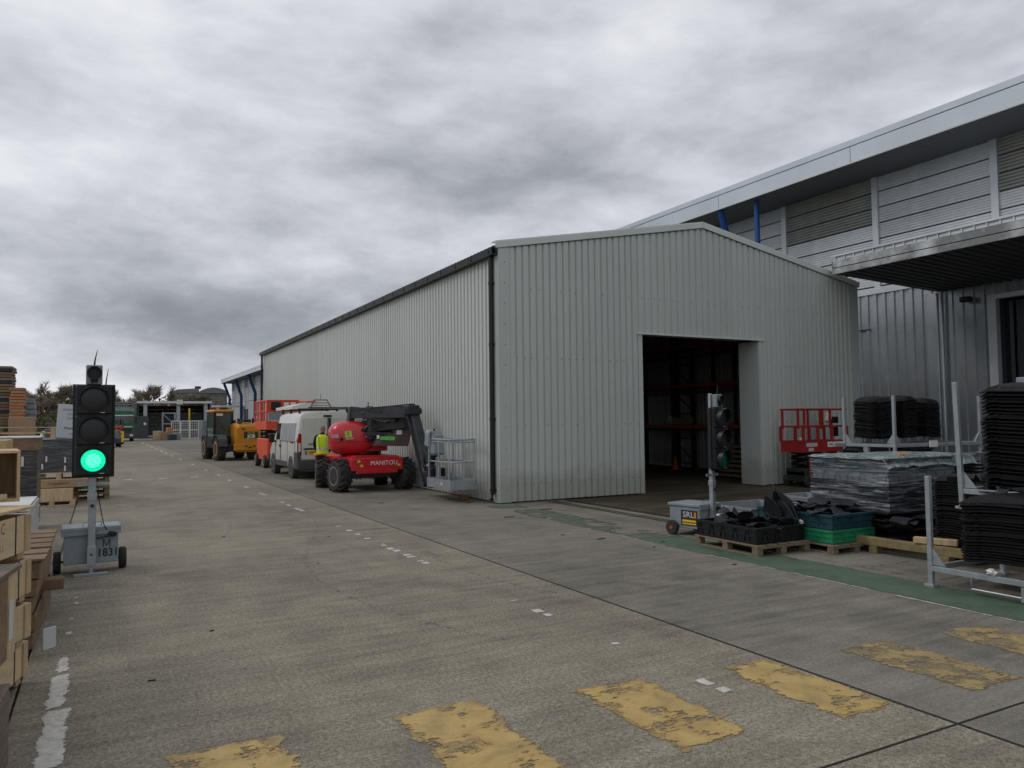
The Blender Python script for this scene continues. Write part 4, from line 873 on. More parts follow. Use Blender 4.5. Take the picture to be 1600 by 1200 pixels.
# red one in front of the gable; long axis along X
rl = thing('red_scissor_lift', (17.25, 14.62, 0), 'small red scissor lift with white wheels parked against the front of the shed', 'scissor lift')
rl.scale.x = .78
b = MB(); b.bb(-.95,.95,-.30,.30,.14,.42,.02); b.bb(-.95,-.3,-.34,.34,.30,.50,.02); b.build('chassis', m_dark, rl)
for x in (-.86,.08):
    for s_ in (-1, 1): wheel(rl, (x+.02,s_*.34,.17), (0,s_,0), .17, .12, .115, m_rimw if x > -.5 else m_dark)
b = MB(); 
for (x,z,w_,h_) in ((-.75,.56,.10,.42),(-.40,.56,.10,.42),(-.58,.74,.42,.07),(-.58,.38,.42,.07)): b.bb(x-w_/2,x+w_/2,-.40,-.34,z-h_/2,z+h_/2,.008)
b.build('battery_tray_frame', m_redlift, rl)
b = MB(); scissor(b, -.8, .75, .46, .94, 3, (-.26,.2)); 
for i in range(14): b.box((random.uniform(-.7,.6),-.3,random.uniform(.34,.9)), (random.uniform(.06,.16),.08,random.uniform(.04,.09)), rot('Y', random.uniform(-30,30)))
b.build('scissor_arms', m_dark, rl)
b = MB(); b.bb(-1.08,1.15,-.36,.36,.94,.99,.004); b.bb(-1.08,1.15,-.385,-.355,.93,1.24,.004); b.bb(-1.08,1.15,.355,.385,.93,1.24); b.bb(-1.10,-1.07,-.38,.38,.93,1.24); b.bb(1.14,1.17,-.38,.38,.93,1.24); b.build('platform_deck', m_redlift, rl)
b = MB()
b.tube([(-1.08,-.37,2.08),(1.13,-.37,2.08),(1.13,.37,2.08),(-1.08,.37,2.08)], .028, 6, True); b.tube([(-1.08,-.37,1.62),(1.13,-.37,1.62),(1.13,.37,1.62),(-1.08,.37,1.62)], .026, 6, True)
for x in (-1.0,-.22,.28,1.04):
    for y in (-.37,.37): b.bb(x-.03,x+.03,y-.025,y+.025,1.55,2.08)
for x in (-1.08,-.36,.34,1.12):
    for y in (-.38,.38): b.bb(x-.055,x+.055,y-.02,y+.02,1.2,1.62)
b.build('guard_rail', m_redlift, rl)
b = MB(); b.bb(.10,.92,-.392,-.386,1.06,1.20); b.build('name_board', m_inkw, rl); text('Nationwide Platforms', .088, m_ink, rl, (.53,-.394,1.13), FACE_Y, 'lettering', .001, .92)
b = MB(); b.bb(-.96,-.42,-.392,-.386,1.08,1.18); b.build('name_board', m_refl, rl); b = MB(); b.bb(-.85,-.60,-.392,-.386,.96,1.05); b.build('small_notice', m_refl, rl)
b = MB(); b.bb(.42,.78,-.32,-.26,1.34,1.60,.01); b.build('control_box', m_black, rl)
b = MB(); b.bb(.72,1.0,-.2,.0,1.70,1.88,.02); b.tube([(.8,-.1,1.7),(.8,-.1,1.55)], .02, 6); b.build('control_box', m_black, rl)
b = MB(); b.box((.55,-.15,1.85), (.20,.1,.26), rot('Y', 20), .02); b.build('paper_bag', m_offwhite, rl)
MB().ell((-.80,-.15,1.27), (.14,.1,.06), 8, 5).build('rag', m_offwhite, rl); MB().ell((.85,-.15,1.28), (.2,.1,.07), 8, 5).build('rag', m_offwhite, rl)

# ------------------------------------------------------------------ telehandler
th = thing('telehandler', (6.12, 41.6, 0), 'yellow telehandler with a black glazed cab, engine cover towards us', 'telehandler', None, 5)
for (x, y, r) in ((-.82,-.25,.60),(.82,-.25,.60),(-.82,2.6,.60),(.82,2.6,.60)): wheel(th, (x,y,r), (1 if x > 0 else -1,0,0), .58, .42, .36, m_rimy, 16)
b = MB(); b.bb(-.55,.55,-.6,3.2,.45,.80,.03); b.cyl((-.7,-.25,.6),(.7,-.25,.6),.12,12); b.cyl((-.7,2.6,.6),(.7,2.6,.6),.12,12); b.build('chassis', m_dark, th)
b = MB(); b.loft([[( -.12,y0_,z0_),(1.0,y0_,z0_),(1.04,y0_,z0_+.3),(1.04,y0_,z1_-.1),(.92,y0_,z1_),(-.02,y0_,z1_),(-.16,y0_,z1_-.12)] for (y0_,z0_,z1_) in ((-1.0,.55,1.72),(-.9,.42,1.82),(-.3,.45,1.90),(.9,.7,1.92),(1.9,.8,1.75))]); b.build('engine_cover', m_yellow, th)
b = MB(); b.bb(-.30,1.02,-1.02,-.9,.50,.86,.03); b.build('counterweight', m_yellow, th)
b = MB(); b.bb(.18,.90,-1.018,-1.0,1.12,1.46,.01); b.build('badge_plate', mat('badge dark', (.03,.05,.02), .5), th); text('JCB', .22, m_inkw, th, (.54,-1.03,1.22), FACE_Y, 'lettering', .001, 1.1, .03); text('531-70', .12, m_forky, th, (.54,-1.03,1.38), FACE_Y, 'lettering', .001, 1, .02)
b = MB()
for (x,z) in ((.15,1.6),(.85,1.6),(.3,.72),(.7,.72),(.5,.66)): b.bb(x-.07,x+.07,-1.03,-1.0,z-.03,z+.03)
b.build('vent_slot', m_black, th)
# cab
b = MB()
cabp = [(-.98,.35),(-.98,1.95),(-.05,1.95),(-.05,.35)]
for (x,y) in cabp: b.bar((x,y,1.0), (x*.97-.02*(x > -.5),y*.97+.05,2.48), .08, .08)
b.bb(-1.0,-.04,.33,1.98,.62,1.22,.03); b.build('cab_frame', m_black, th)
b = MB(); b.bb(-1.03,.0,.28,2.05,2.46,2.60,.05); b.build('cab_roof', m_yellow, th)
for (a,c,d,e_) in ((-.94,-.09,.36,.38),(-.94,-.09,1.92,1.94)): MB().bb(a,c,d,e_,1.24,2.42).build('cab_glass', m_cabglass, th)
MB().bb(-.99,-.97,.42,1.9,1.24,2.42).build('cab_glass', m_cabglass, th)
b = MB(); b.bb(-.97,-.90,.30,.345,1.22,2.46); b.build('rear_pillar_trim', m_black, th); MB().bb(-.12,-.06,.30,.345,1.22,2.46).build('rear_pillar_trim', m_black, th)
b = MB(); b.bb(-.72,-.30,.75,1.15,1.0,1.75,.06); b.build('seat', m_black, th)
b = MB(); b.bb(-.88,-.55,.30,.33,2.28,2.40,.01); b.build('work_lamp', m_offwhite, th)
b = MB(); b.bar((-.2,.34,1.4),(-.75,.34,1.75),.02); b.bar((-.85,.34,2.2),(-.5,.34,1.65),.015); b.build('wiper', m_black, th)
b = MB(); b.cyl((-.75,.5,2.6),(-.75,.5,2.72),.06,10); b.build('beacon', m_beacon, th, True); b = MB(); b.cyl((-.15,.5,2.6),(-.15,.5,2.74),.06,10); b.build('beacon', m_lime, th, True)
b = MB(); b.loft([[(-1.04,y_,z_),(-.60,y_,z_),(-.60,y_,z_+.05),(-1.04,y_,z_+.05)] for y_,z_ in ((-.95,.72),(-.88,1.05),(-.55,1.27),(.1,1.27),(.42,1.02),(.5,.8))]); b.build('mudguard', m_bump, th)
b = MB(); b.loft([[(-1.04,y_,z_),(-.60,y_,z_),(-.60,y_,z_+.05),(-1.04,y_,z_+.05)] for y_,z_ in ((2.0,.9),(2.3,1.22),(2.9,1.22),(3.2,.9))]); b.build('mudguard', m_bump, th)
b = MB(); b.bar((.12,-.4,1.98),(.12,3.3,1.55),.26,.30,.02); b.bar((.12,3.2,1.5),(.12,4.1,.75),.24,.26,.02); b.build('boom', m_dark, th)
b = MB(); b.bb(-.75,.95,4.1,4.2,.3,1.0); b.bb(-.6,-.45,4.2,5.2,.25,.31); b.bb(.5,.65,4.2,5.2,.25,.31); b.build('fork_carriage', m_dark, th)
for (x,y,z) in ((.05,-.35,2.0),(1.12,.2,2.15)): b = MB(); b.box((x,y,z), (.22,.06,.18), None, .03); b.bar((x,y,z-.1),(x*.8,y+.2,1.8),.02); b.build('mirror', m_offwhite, th)
b = MB(); b.tube([(.0,-.7,1.85),(.15,-.8,2.0),(.4,-.7,2.02),(.6,-.6,1.95)], .05, 8); b.box((.45,-.2,2.02), (.5,.5,.14), None, .04); b.cyl((.8,-.3,1.9),(.8,-.3,2.15),.05,8); b.build('exhaust_and_hoses', m_black, th)

# ------------------------------------------------------------------ person in hi-vis
pr = thing('person', (6.02, 23.55, 0), 'person in yellow hi vis vest and dark clothes standing behind the red boom lift', 'person', None, -20)
def skin(name, verts, edges, radii, m, par, sub=2, root=0):
    me = bpy.data.meshes.new(name); me.from_pydata(verts, edges, []); o = bpy.data.objects.new(name, me); COL.objects.link(o)
    sk = o.modifiers.new('s', 'SKIN'); me.skin_vertices or None
    for i, r in enumerate(radii): me.skin_vertices[0].data[i].radius = r if isinstance(r, tuple) else (r, r)
    me.skin_vertices[0].data[root].use_root = True; sk.use_smooth_shade = True
    sb = o.modifiers.new('d', 'SUBSURF'); sb.levels = sub; sb.render_levels = sub
    dg = bpy.context.evaluated_depsgraph_get(); dg.update(); m2 = bpy.data.meshes.new_from_object(o.evaluated_get(dg)); bpy.data.objects.remove(o)
    m2.materials.clear(); m2.materials.append(m); m2.polygons.foreach_set('use_smooth', [True]*len(m2.polygons)); ob = bpy.data.objects.new(name, m2); COL.objects.link(ob); ob.parent = par; return ob
H = [(0,0,.96),(0,0,1.12),(0,0,1.30),(0,.01,1.44),(0,.0,1.52),(0,-.01,1.60),
     (-.19,0,1.44),(-.25,.03,1.18),(-.20,.20,1.00),(-.17,.27,.98),(.19,0,1.44),(.25,.03,1.18),(.20,.20,1.00),(.17,.27,.98),
     (-.10,0,.90),(-.11,.02,.50),(-.12,-.03,.10),(-.12,.10,.045),(.10,0,.90),(.13,.05,.50),(.14,0,.10),(.15,.13,.045)]
E_ = [(0,1),(1,2),(2,3),(3,4),(4,5),(3,6),(6,7),(7,8),(8,9),(3,10),(10,11),(11,12),(12,13),(0,14),(14,15),(15,16),(16,17),(0,18),(18,19),(19,20),(20,21)]
Rd = [(.15,.115),(.15,.11),(.17,.12),(.10,.09),.058,.058,.075,.052,.042,.034,.075,.052,.042,.034,.10,.072,.05,.045,.10,.072,.05,.045]
skin('body', H, E_, Rd, m_cloth, pr)
b = MB(); b.ell((0,.0,1.655), (.075,.095,.115), 20, 14); b.ell((0,.098,1.64), (.014,.02,.022), 8, 6); b.ell((-.076,0,1.65), (.012,.022,.03), 8, 6); b.ell((.076,0,1.65), (.012,.022,.03), 8, 6); b.cyl((0,-.005,1.5),(0,-.005,1.6),.055,12)
hd = b.build('head', m_skin, pr, True)
for s_ in (-1, 1): MB().ell((s_*.03,.088,1.668), (.012,.008,.008), 8, 5).build('eye', m_black, hd, True)
MB().box((0,.092,1.60), (.04,.008,.008)).build('mouth', m_redlift, hd)
b = MB(); b.ell((0,-.018,1.685), (.083,.095,.10), 18, 10, 1, -.25); b.build('hair', m_hair, hd, True)
b = MB(); secs = []
for (z,wx,wy) in ((.90,.185,.135),(1.05,.18,.13),(1.22,.195,.14),(1.36,.205,.14),(1.44,.19,.125),(1.50,.11,.095)):
    secs.append([(math.cos(t*math.pi/10)*wx, math.sin(t*math.pi/10)*wy, z) for t in range(20)])
b.loft(secs, False); vs_ = b.build('hi_vis_vest', m_hiviz, pr, True)
b = MB()
for (z,wx,wy) in ((1.06,.184,.134),):
    b.loft([[(math.cos(t*math.pi/10)*wx*k, math.sin(t*math.pi/10)*wy*k, zz) for t in range(20)] for zz,k in ((z-.03,1.01),(z+.03,1.02))], False)
for s_ in (-1, 1): b.bar((s_*.10,-.135,1.06),(s_*.12,-.125,1.45),.05,.012)
b.build('reflective_band', m_refl, vs_)
def hand(par, c, d):
    c = Vector(c); d = Vector(d).normalized(); h = MB(); F = frame(d); h.box(c+d*.045, (.075,.09,.03), F, .012)
    for i in range(4):
        o_ = c+d*.085+F@Vector((-.028+i*.0187,0,0)); ln = (.055,.068,.062,.048)[i]
        h.tube([o_, o_+d*ln*.5+Vector((0,0,-.008)), o_+d*ln*.85+Vector((0,0,-.03))], [.0095,.009,.007], 6)
    o_ = c+d*.02+F@Vector((-.036,0,0)); h.tube([o_, o_+d*.03+F@Vector((-.02,0,-.01)), o_+d*.06+F@Vector((-.022,0,-.02))], [.012,.011,.008], 6)
    h.build('hand', m_skin, par, True)
hand(pr, (-.17,.27,.98), (.1,1,-.2)); hand(pr, (.17,.27,.98), (-.1,1,-.2))
b = MB()
for i in range(9): b.ell((5.60-6.02+random.uniform(-.16,.16), 22.2-23.55+random.uniform(-.12,.12), .92+random.uniform(0,.04)), (.07,.05,.04), 8, 5)
o = tag(b.build('rope_coil', mat('orange straps', (.6,.27,.05), .8, 0, .3, 20), None, True), 'orange strap bundle lying on the rear left tyre of the red boom lift', 'straps'); o.location = (6.02,23.55,0)

# ------------------------------------------------------------------ pallets, crates, yard goods
def pallet(name, loc, L_, W_, label, group, rz=0, m=None, h=.145, cat='pallet', blocks=True):
    """local x = length (board direction), three rows of blocks along x"""
    m = m or m_pallet; t = thing(name, loc, label, cat, group, rz)
    n = 5; bw = W_/n*.78
    for k in range(n):
        y = -W_/2+bw/2+(W_-bw)*k/(n-1)
        MB().box((0,y,h-.011), (L_,bw,.022), rot('X', random.uniform(-.5,.5)), .003).build('top_board', m, t)
    for y in (-W_/2+.05, 0, W_/2-.05): MB().bb(-L_/2,L_/2,y-.045,y+.045,0,.02,.002).build('bottom_board', m, t)
    for x in (-L_/2+.05, 0, L_/2-.05): MB().bb(x-.05,x+.05,-W_/2,W_/2,h-.045,h-.022).build('stringer_board', m, t)
    for x in (-L_/2+.06, 0, L_/2-.06):
        for y in (-W_/2+.055, 0, W_/2-.055): MB().bb(x-.055,x+.055,y-.048,y+.048,.02,h-.045,.003).build('block', m, t)
    return t
def tray(name, x0, x1, y0, y1, z0, z1, m, label, cat='crate', rz=0, lattice=True, group=None):
    c = Vector(((x0+x1)/2,(y0+y1)/2,z0)); t = thing(name, c, label, cat, group, rz)
    w, d, h = (x1-x0)/2, (y1-y0)/2, z1-z0
    b = MB(); th_ = .02
    b.bb(-w,w,-d,d,0,.02)
    for (a,c2,e_,f) in ((-w,w,-d,-d+th_),(-w,w,d-th_,d),(-w,-w+th_,-d+th_,d-th_),(w-th_,w,-d+th_,d-th_)): b.bb(a,c2,e_,f,.02,h)
    b.build('tray_shell', m, t)
    b = MB()
    b.bb(-w-.018,w+.018,-d-.018,-d,h-.035,h,.004); b.bb(-w-.018,w+.018,d,d+.018,h-.035,h); b.bb(-w-.018,-w,-d,d,h-.035,h); b.bb(w,w+.018,-d,d,h-.035,h); b.build('rim', m, t)
    if lattice:
        b = MB()
        for z in (.015, h*.45): b.bb(-w-.015,w+.015,-d-.015,-d,z,z+.014); b.bb(-w-.015,-w,-d,d,z,z+.014); b.bb(w,w+.015,-d,d,z,z+.014)
        for (ax, ln) in ((0,w),(1,d)):
            n = int(ln*2/.11)
            for k in range(n+1):
                u = -ln+2*ln*k/n; du = (.05 if k % 2 else -.05)
                for sg_ in ((-1,) if ax == 0 else (-1,1)):
                    if ax == 0: b.bar((u,-d-.007,.02),(min(max(u+du,-ln),ln),-d-.007,h-.03),.012,.014)
                    else: b.bar((sg_*(w+.007),u,.02),(sg_*(w+.007),min(max(u+du,-ln),ln),h-.03),.012,.014)
        tag(b.build('lattice_rib', m, t), kind='stuff')
    return t
def crumple(c, r, seed=1):
    b = MB(); r_ = random.Random(seed); b.ell(c, r, 9, 6); b.v = [(v[0]+r_.uniform(-.3,.3)*r[0], v[1]+r_.uniform(-.3,.3)*r[1], v[2]+r_.uniform(-.35,.35)*r[2]) for v in b.v]; return b
def fan_blade(name, loc, rx, rz, s, label, group=None):
    b = MB(); n = 9; pts = []
    for i in range(n+1): a = R(-35)+R(70)*i/n; pts.append((math.sin(a)*.42*s, math.cos(a)*.42*s-.1))
    pts += [(.10*s, -.02), (.06*s,-.14*s), (-.06*s,-.14*s), (-.12*s,0)]
    b.prism(pts, 'z', -.006, .006); o = b.build(name, m_scrap); o.location = loc; o.rotation_euler = (R(rx[0]), R(rx[1]), R(rz)); return tag(o, label, 'plastic scrap', group)
def sheet(loc, sx, sy, rx, ry, rz, label, group, bendv=.03, m=None, name='plastic_offcut'):
    b = MB(); n = 5; vs = []
    for i in range(n+1):
        for j in range(3):
            vs.append(((i/n-.5)*sx*(1 if j != 1 else 1.1), (j/2-.5)*sy*(1-.4*abs(i/n-.5)), bendv*math.sin(i*1.7+j)))
    top = [(i*3+j, (i+1)*3+j, (i+1)*3+j+1, i*3+j+1) for i in range(n) for j in range(2)]
    k = len(vs); vs2 = [(x,y,z-.007) for x,y,z in vs]
    bot = [tuple(v+k for v in f[::-1]) for f in top]
    rim = [i*3 for i in range(n+1)]+[n*3+1]+[i*3+2 for i in range(n,-1,-1)]+[1]
    b.add(vs+vs2, top+bot+[(rim[i], rim[(i+1)%len(rim)], rim[(i+1)%len(rim)]+k, rim[i]+k) for i in range(len(rim))])
    o = b.build(name, m or m_scrap); o.location = loc; o.rotation_euler = (R(rx),R(ry),R(rz)); return tag(o, label, 'plastic scrap', group)
# black crate of scrap on its pallet
pallet('wooden_pallet', (8.25, 8.15, 0), 1.28, .98, 'brown wooden pallet under the low black plastic crate', 'pallets on the ground to the right', 88)
tray('black_crate', 7.80, 8.70, 7.60, 8.76, .148, .37, m_black, 'low black plastic crate full of dark offcuts beside the SRL traffic light trolley')
gS = 'dark plastic offcuts heaped in the black crate'
rs = random.Random(11)
for k in range(16):
    sheet((8.25+rs.uniform(-.3,.3), 8.15+rs.uniform(-.42,.40), .30+k*.012), rs.uniform(.3,.55), rs.uniform(.12,.3), rs.uniform(-22,22), rs.uniform(-22,22), rs.uniform(0,180), 'torn dark plastic sheet heaped in the low black crate', gS)
gF = 'curved black blades standing out of the black crate'
for (x,y,z,rx,rz,s) in ((8.62,7.85,.62,(60,10),40,1.0),(8.50,7.75,.45,(75,-30),80,.8),(8.72,7.70,.40,(50,60),10,.8),(8.40,7.95,.55,(55,-50),120,.75),(8.60,7.98,.50,(80,40),-30,.9),(8.25,8.4,.42,(70,80),70,.5)):
    fan_blade('curved_blade', (x,y,z), rx, rz, s, 'curved grey black plastic blade standing up out of the low black crate', gF)
tag(MB().box((8.1,8.55,.44), (.32,.05,.04), rot('Z', 20), .01).build('white_tube', m_offwhite), 'short white tube lying on the offcuts in the low black crate', 'tube')
tag(crumple((8.68,7.62,.38), (.04,.035,.04), 3).build('paper_cup', m_offwhite), 'crumpled white paper at the right corner of the low black crate', 'paper')
# galvanised bins behind
def steelbin(x0,x1,y0,y1,h,label,rz=0):
    t = tray('steel_bin', x0,x1,y0,y1,0,h,m_galv,label,'steel bin',rz,False); return t
steelbin(9.5,10.7,9.35,10.35,.36,'open galvanised steel bin behind the low black crate')
steelbin(11.25,12.0,9.7,10.4,.42,'small galvanised steel bin beside the wrapped pallet stack')
tray('teal_crate', 9.45, 10.0, 8.72, 9.15, 0, .42, m_crateblue, 'dark teal crate standing behind the curved black blades')
# blue over green crates
pallet('wooden_pallet', (9.22, 7.68, 0), 1.15, .95, 'low wooden pallet under the green and teal crates', 'pallets on the ground to the right', 88, None, .12)
tray('green_crate', 8.80, 9.66, 7.20, 8.25, .122, .31, m_crategreen, 'green plastic crate under the teal one, on a low pallet')
tray('teal_crate', 8.79, 9.67, 7.19, 8.26, .312, .52, m_crateblue, 'dark teal plastic crate stacked on the green crate')
gT = 'dark offcuts in the teal crate'
for k in range(14):
    sheet((9.2+rs.uniform(-.3,.28), 7.7+rs.uniform(-.38,.38), .50+k*.008), rs.uniform(.3,.6), rs.uniform(.15,.3), rs.uniform(-15,15), rs.uniform(-15,15), rs.uniform(0,180), 'dark plastic offcut heaped on the teal crate', gT)
# sleepers and the wrapped stack
for yy, nm in ((5.95,'near'),(6.95,'far')): tag(MB().box((9.36,yy,.05), (.14,.12,.10), None, .005).build('timber_block', m_sleeper), '%s block carrying the timber sleeper beside the wrapped stack' % nm, 'timber block')
tag(MB().box((9.36,6.45,.155), (.12,1.75,.11), rot('Z', 2), .008).build('timber_sleeper', m_sleeper), 'long yellowish timber sleeper on blocks in front of the wrapped stack', 'timber')
tag(MB().box((9.40,6.12,.26), (.09,.50,.08), rot('Z', 22), .008).build('timber_offcut', m_pine), 'short fresh timber offcut lying across the sleeper behind the upright steel post', 'timber')
wb = thing('wooden_pallet', (10.4, 7.6, 0), 'dark wooden pallet under the wrapped stack', 'pallet')
for xx in (-.6,0,.6): MB().bb(xx-.06,xx+.06,-.6,.6,0,.12,.004).build('bearer', m_oldwood, wb)
for k in range(6): MB().bb(-.7,.7,-.62+k*.21,-.62+k*.21+.17,.121,.145,.003).build('top_board', m_oldwood, wb)
wp = thing('wrapped_stack', (10.4, 7.6, .21), 'waist high stack of dark plastic panels wrapped in clear film behind the teal crate', 'wrapped pallet')
wrx0, wrx1, wry0, wry1 = -.72, .75, -.64, .64
for k in range(4): MB().box((0+rs.uniform(-.02,.02),0,.10+k*.055), (1.6,1.35,.03), rot('Y', rs.uniform(-2.5,2.5))@rot('X', rs.uniform(-2,2)), .005).build('loose_panel', m_mat, wp)
for k in range(16):
    w_ = rs.uniform(.0,.03); MB().box((rs.uniform(-.012,.012),rs.uniform(-.012,.012),.34+k*.023), (1.45+w_,1.26+w_,.014), rot('Z', rs.uniform(-1.2,1.2)), 0).build('panel', m_scrap, wp)
for k in range(2):
    z0 = .72+k*.17; b = MB(); b.bb(wrx0,wrx1,wry0,wry1,z0,z0+.155)
    for i in range(14):
        u = wrx0+.05+i*.105; b.bar((u,wry0-.008,z0+.01),(u+(.04 if i%2 else -.04),wry0-.008,z0+.14),.014,.016)
    for i in range(12):
        u = wry0+.05+i*.105; b.bar((wrx0-.008,u,z0+.01),(wrx0-.008,u+(.04 if i%2 else -.04),z0+.14),.014,.016)
    b.bb(wrx0-.02,wrx1+.02,wry0-.02,wry1+.02,z0+.145,z0+.16)
    b.build('folded_crate', m_crateblue if k else m_galvbox, wp)
def drape(b, x0, x1, y0, y1, z0, z1, amp, seed, top=True, taper=0.0):
    """closed sleeve with wrinkles following goods"""
    nz = 16; per = []; 
    n = 22
    cor = [(x0,y0),(x1,y0),(x1,y1),(x0,y1)]
    for i in range(4):
        a = cor[i]; c = cor[(i+1)%4]
        for k in range(n): t = k/n; per.append((a[0]+(c[0]-a[0])*t, a[1]+(c[1]-a[1])*t))
    cx, cy = (x0+x1)/2, (y0+y1)/2; secs = []
    for j in range(nz+1):
        t = j/nz; z = z0+(z1-z0)*t; r = []
        for i, (x, y) in enumerate(per):
            d = noise.noise(Vector((x*2.2+seed, y*2.2, z*11)))*amp+noise.noise(Vector((x*7, y*7+seed, z*24)))*amp*.5
            f = 1+d-taper*t; r.append((cx+(x-cx)*f, cy+(y-cy)*f, z+(.01*math.sin(i*.7) if 0 < j < nz else 0)))
        secs.append(r)
    b.loft(secs, top)
b = MB(); drape(b, wrx0-.025, wrx1+.025, wry0-.025, wry1+.025, .30, 1.06, .022, 3); fl = b.build('stretch_film', m_film_clear, wp, True)
b = MB()
nx = 16; vs = []
for i in range(nx+1):
    for j in range(nx+1):
        x = wrx0-.06+(wrx1+.75-wrx0)*i/nx; y = wry0-.05+(wry1-wry0+.1)*j/nx; z = 1.075+.018*noise.noise(Vector((x*4,y*4,1)))+.01*noise.noise(Vector((x*13,y*13,5)))
        if j == 0 or i == nx: z -= .14+.05*noise.noise(Vector((x*6,y*6,2)))
        if i == 0: z -= .03
        vs.append((x,y,z))
k_ = len(vs); f1 = [(i*(nx+1)+j,(i+1)*(nx+1)+j,(i+1)*(nx+1)+j+1,i*(nx+1)+j+1) for i in range(nx) for j in range(nx)]
b.add(vs, f1); b.build('top_sheet', m_film_top, wp, True)
tag(crumple((10.35,7.2,1.30), (.06,.05,.025), 5).build('orange_scrap', mat('faded orange cloth', (.5,.22,.10), .8)), 'small orange scrap lying on top of the wrapped stack', 'scrap')
# second pile under the green sheet, right part
wq = thing('dark_pallet_stack', (11.55, 7.55, 0), 'dark stack of flat trays under the right part of the film sheet', 'pallet stack')
for k in range(22): MB().box((rs.uniform(-.02,.02),rs.uniform(-.02,.02),.06+k*.052), (.72,1.2,.03), rot('Z', rs.uniform(-2,2)), 0).build('flat_tray', m_mat, wq)

# nested black mouldings
def moulding_mesh(seed, w, d, wav, thick=.012):
    """nestable plastic moulding: raised centre, fluted skirt turned down and out at the rim"""
    b = MB(); n = 56; vs = []; fs = []; rings = ((.0,.05),(.45,.045),(.72,.03),(.88,.0),(.97,-.035),(1.03,-.05))
    def P_(rad, z, i):
        a = 2*math.pi*i/n; c, s_ = math.cos(a), math.sin(a); e = .42
        x = math.copysign(abs(c)**e, c); y = math.copysign(abs(s_)**e, s_)
        fl = (.022*(1 if i % 2 else -1)+.02*math.sin(5*a+seed)) if rad > .85 else 0
        return (x*w/2*(rad+fl), y*d/2*(rad+fl), z+(.010*math.sin(6*a+seed) if rad > .8 else 0)+wav*math.sin(a*2+seed))
    for off in (0, -thick):
        for rad, z in rings: vs += [P_(rad, z+off, i) for i in range(n)]
    m = len(rings)
    for o_ in (0, m*n):
        for r_ in range(m-1): fs += [(o_+r_*n+i, o_+r_*n+(i+1)%n, o_+(r_+1)*n+(i+1)%n, o_+(r_+1)*n+i) for i in range(n)]
    fs += [((m-1)*n+i, (m-1)*n+(i+1)%n, (2*m-1)*n+(i+1)%n, (2*m-1)*n+i) for i in range(n)]
    b.add(vs, fs); return b.mesh('black_moulding', m_mat, False)
MM = [moulding_mesh(s_, 1.0, 1.0, .012) for s_ in (1,2,3,4)]
def stack(x, y, z0, z1, sx, sy, n, label, group, tilt=0.0, fan=0.0):
    for k in range(n):
        o = inst('black_moulding', MM[int(x*7)%4]); o.location = (x+rs.uniform(-.007,.007)+fan*math.sin(k*.35), y+rs.uniform(-.007,.007), z0+(z1-z0)*k/max(1,n-1)); o.scale = (sx*(1+rs.uniform(-.03,.03)), sy*(1+rs.uniform(-.03,.03)), 1)
        o.rotation_euler = (R(rs.uniform(-.9,.9)), R(tilt+rs.uniform(-.9,.9)), R(rs.uniform(-2.5,2.5)))
        tag(o, label, 'plastic moulding', group)
stack(8.62, 4.62, .36, .98, .82, 1.0, 21, 'black curved plastic moulding nested in the stack on the lower front steel frame', 'mouldings nested on the lower front frame')
stack(8.62, 3.72, .36, 1.0, .82, .8, 18, 'black curved plastic moulding nested in the nearest stack, at the right edge', 'mouldings nested at the right edge')
stack(9.45, 4.85, 1.10, 2.18, .98, .85, 26, 'black curved plastic moulding nested in the tall stack on the raised steel frame', 'mouldings nested on the raised frame', 0, .01)
stack(10.5, 4.9, 1.05, 2.1, .9, .9, 23, 'black curved plastic moulding nested in the second tall stack, at the right edge', 'mouldings nested in the second raised stack')
stack(9.95, 6.0, .14, 1.05, .75, .55, 29, 'black plastic moulding nested in the low stack behind the upright post', 'mouldings nested behind the upright post')
stack(10.75, 5.9, .14, 1.05, .8, .7, 29, 'black plastic moulding nested in the low stack behind the front frame', 'mouldings nested behind the front frame')
stack(13.45, 9.95, 1.5, 2.2, .55, .55, 20, 'black moulding nested in the left stack on the rear steel frame', 'mouldings on the rear frame, left')
stack(14.2, 9.95, 1.5, 2.22, .6, .55, 20, 'black moulding nested in the middle stack on the rear steel frame', 'mouldings on the rear frame, middle')
stack(14.95, 9.95, 1.5, 2.18, .55, .55, 20, 'black moulding nested in the right stack on the rear steel frame', 'mouldings on the rear frame, right')
stack(13.2, 9.95, .2, 1.25, .9, .6, 20, 'black moulding nested in the left stack under the rear frame deck', 'mouldings under the rear deck, left')
stack(14.5, 9.95, .2, 1.25, .9, .6, 20, 'black moulding nested in the right stack under the rear frame deck', 'mouldings under the rear deck, right')
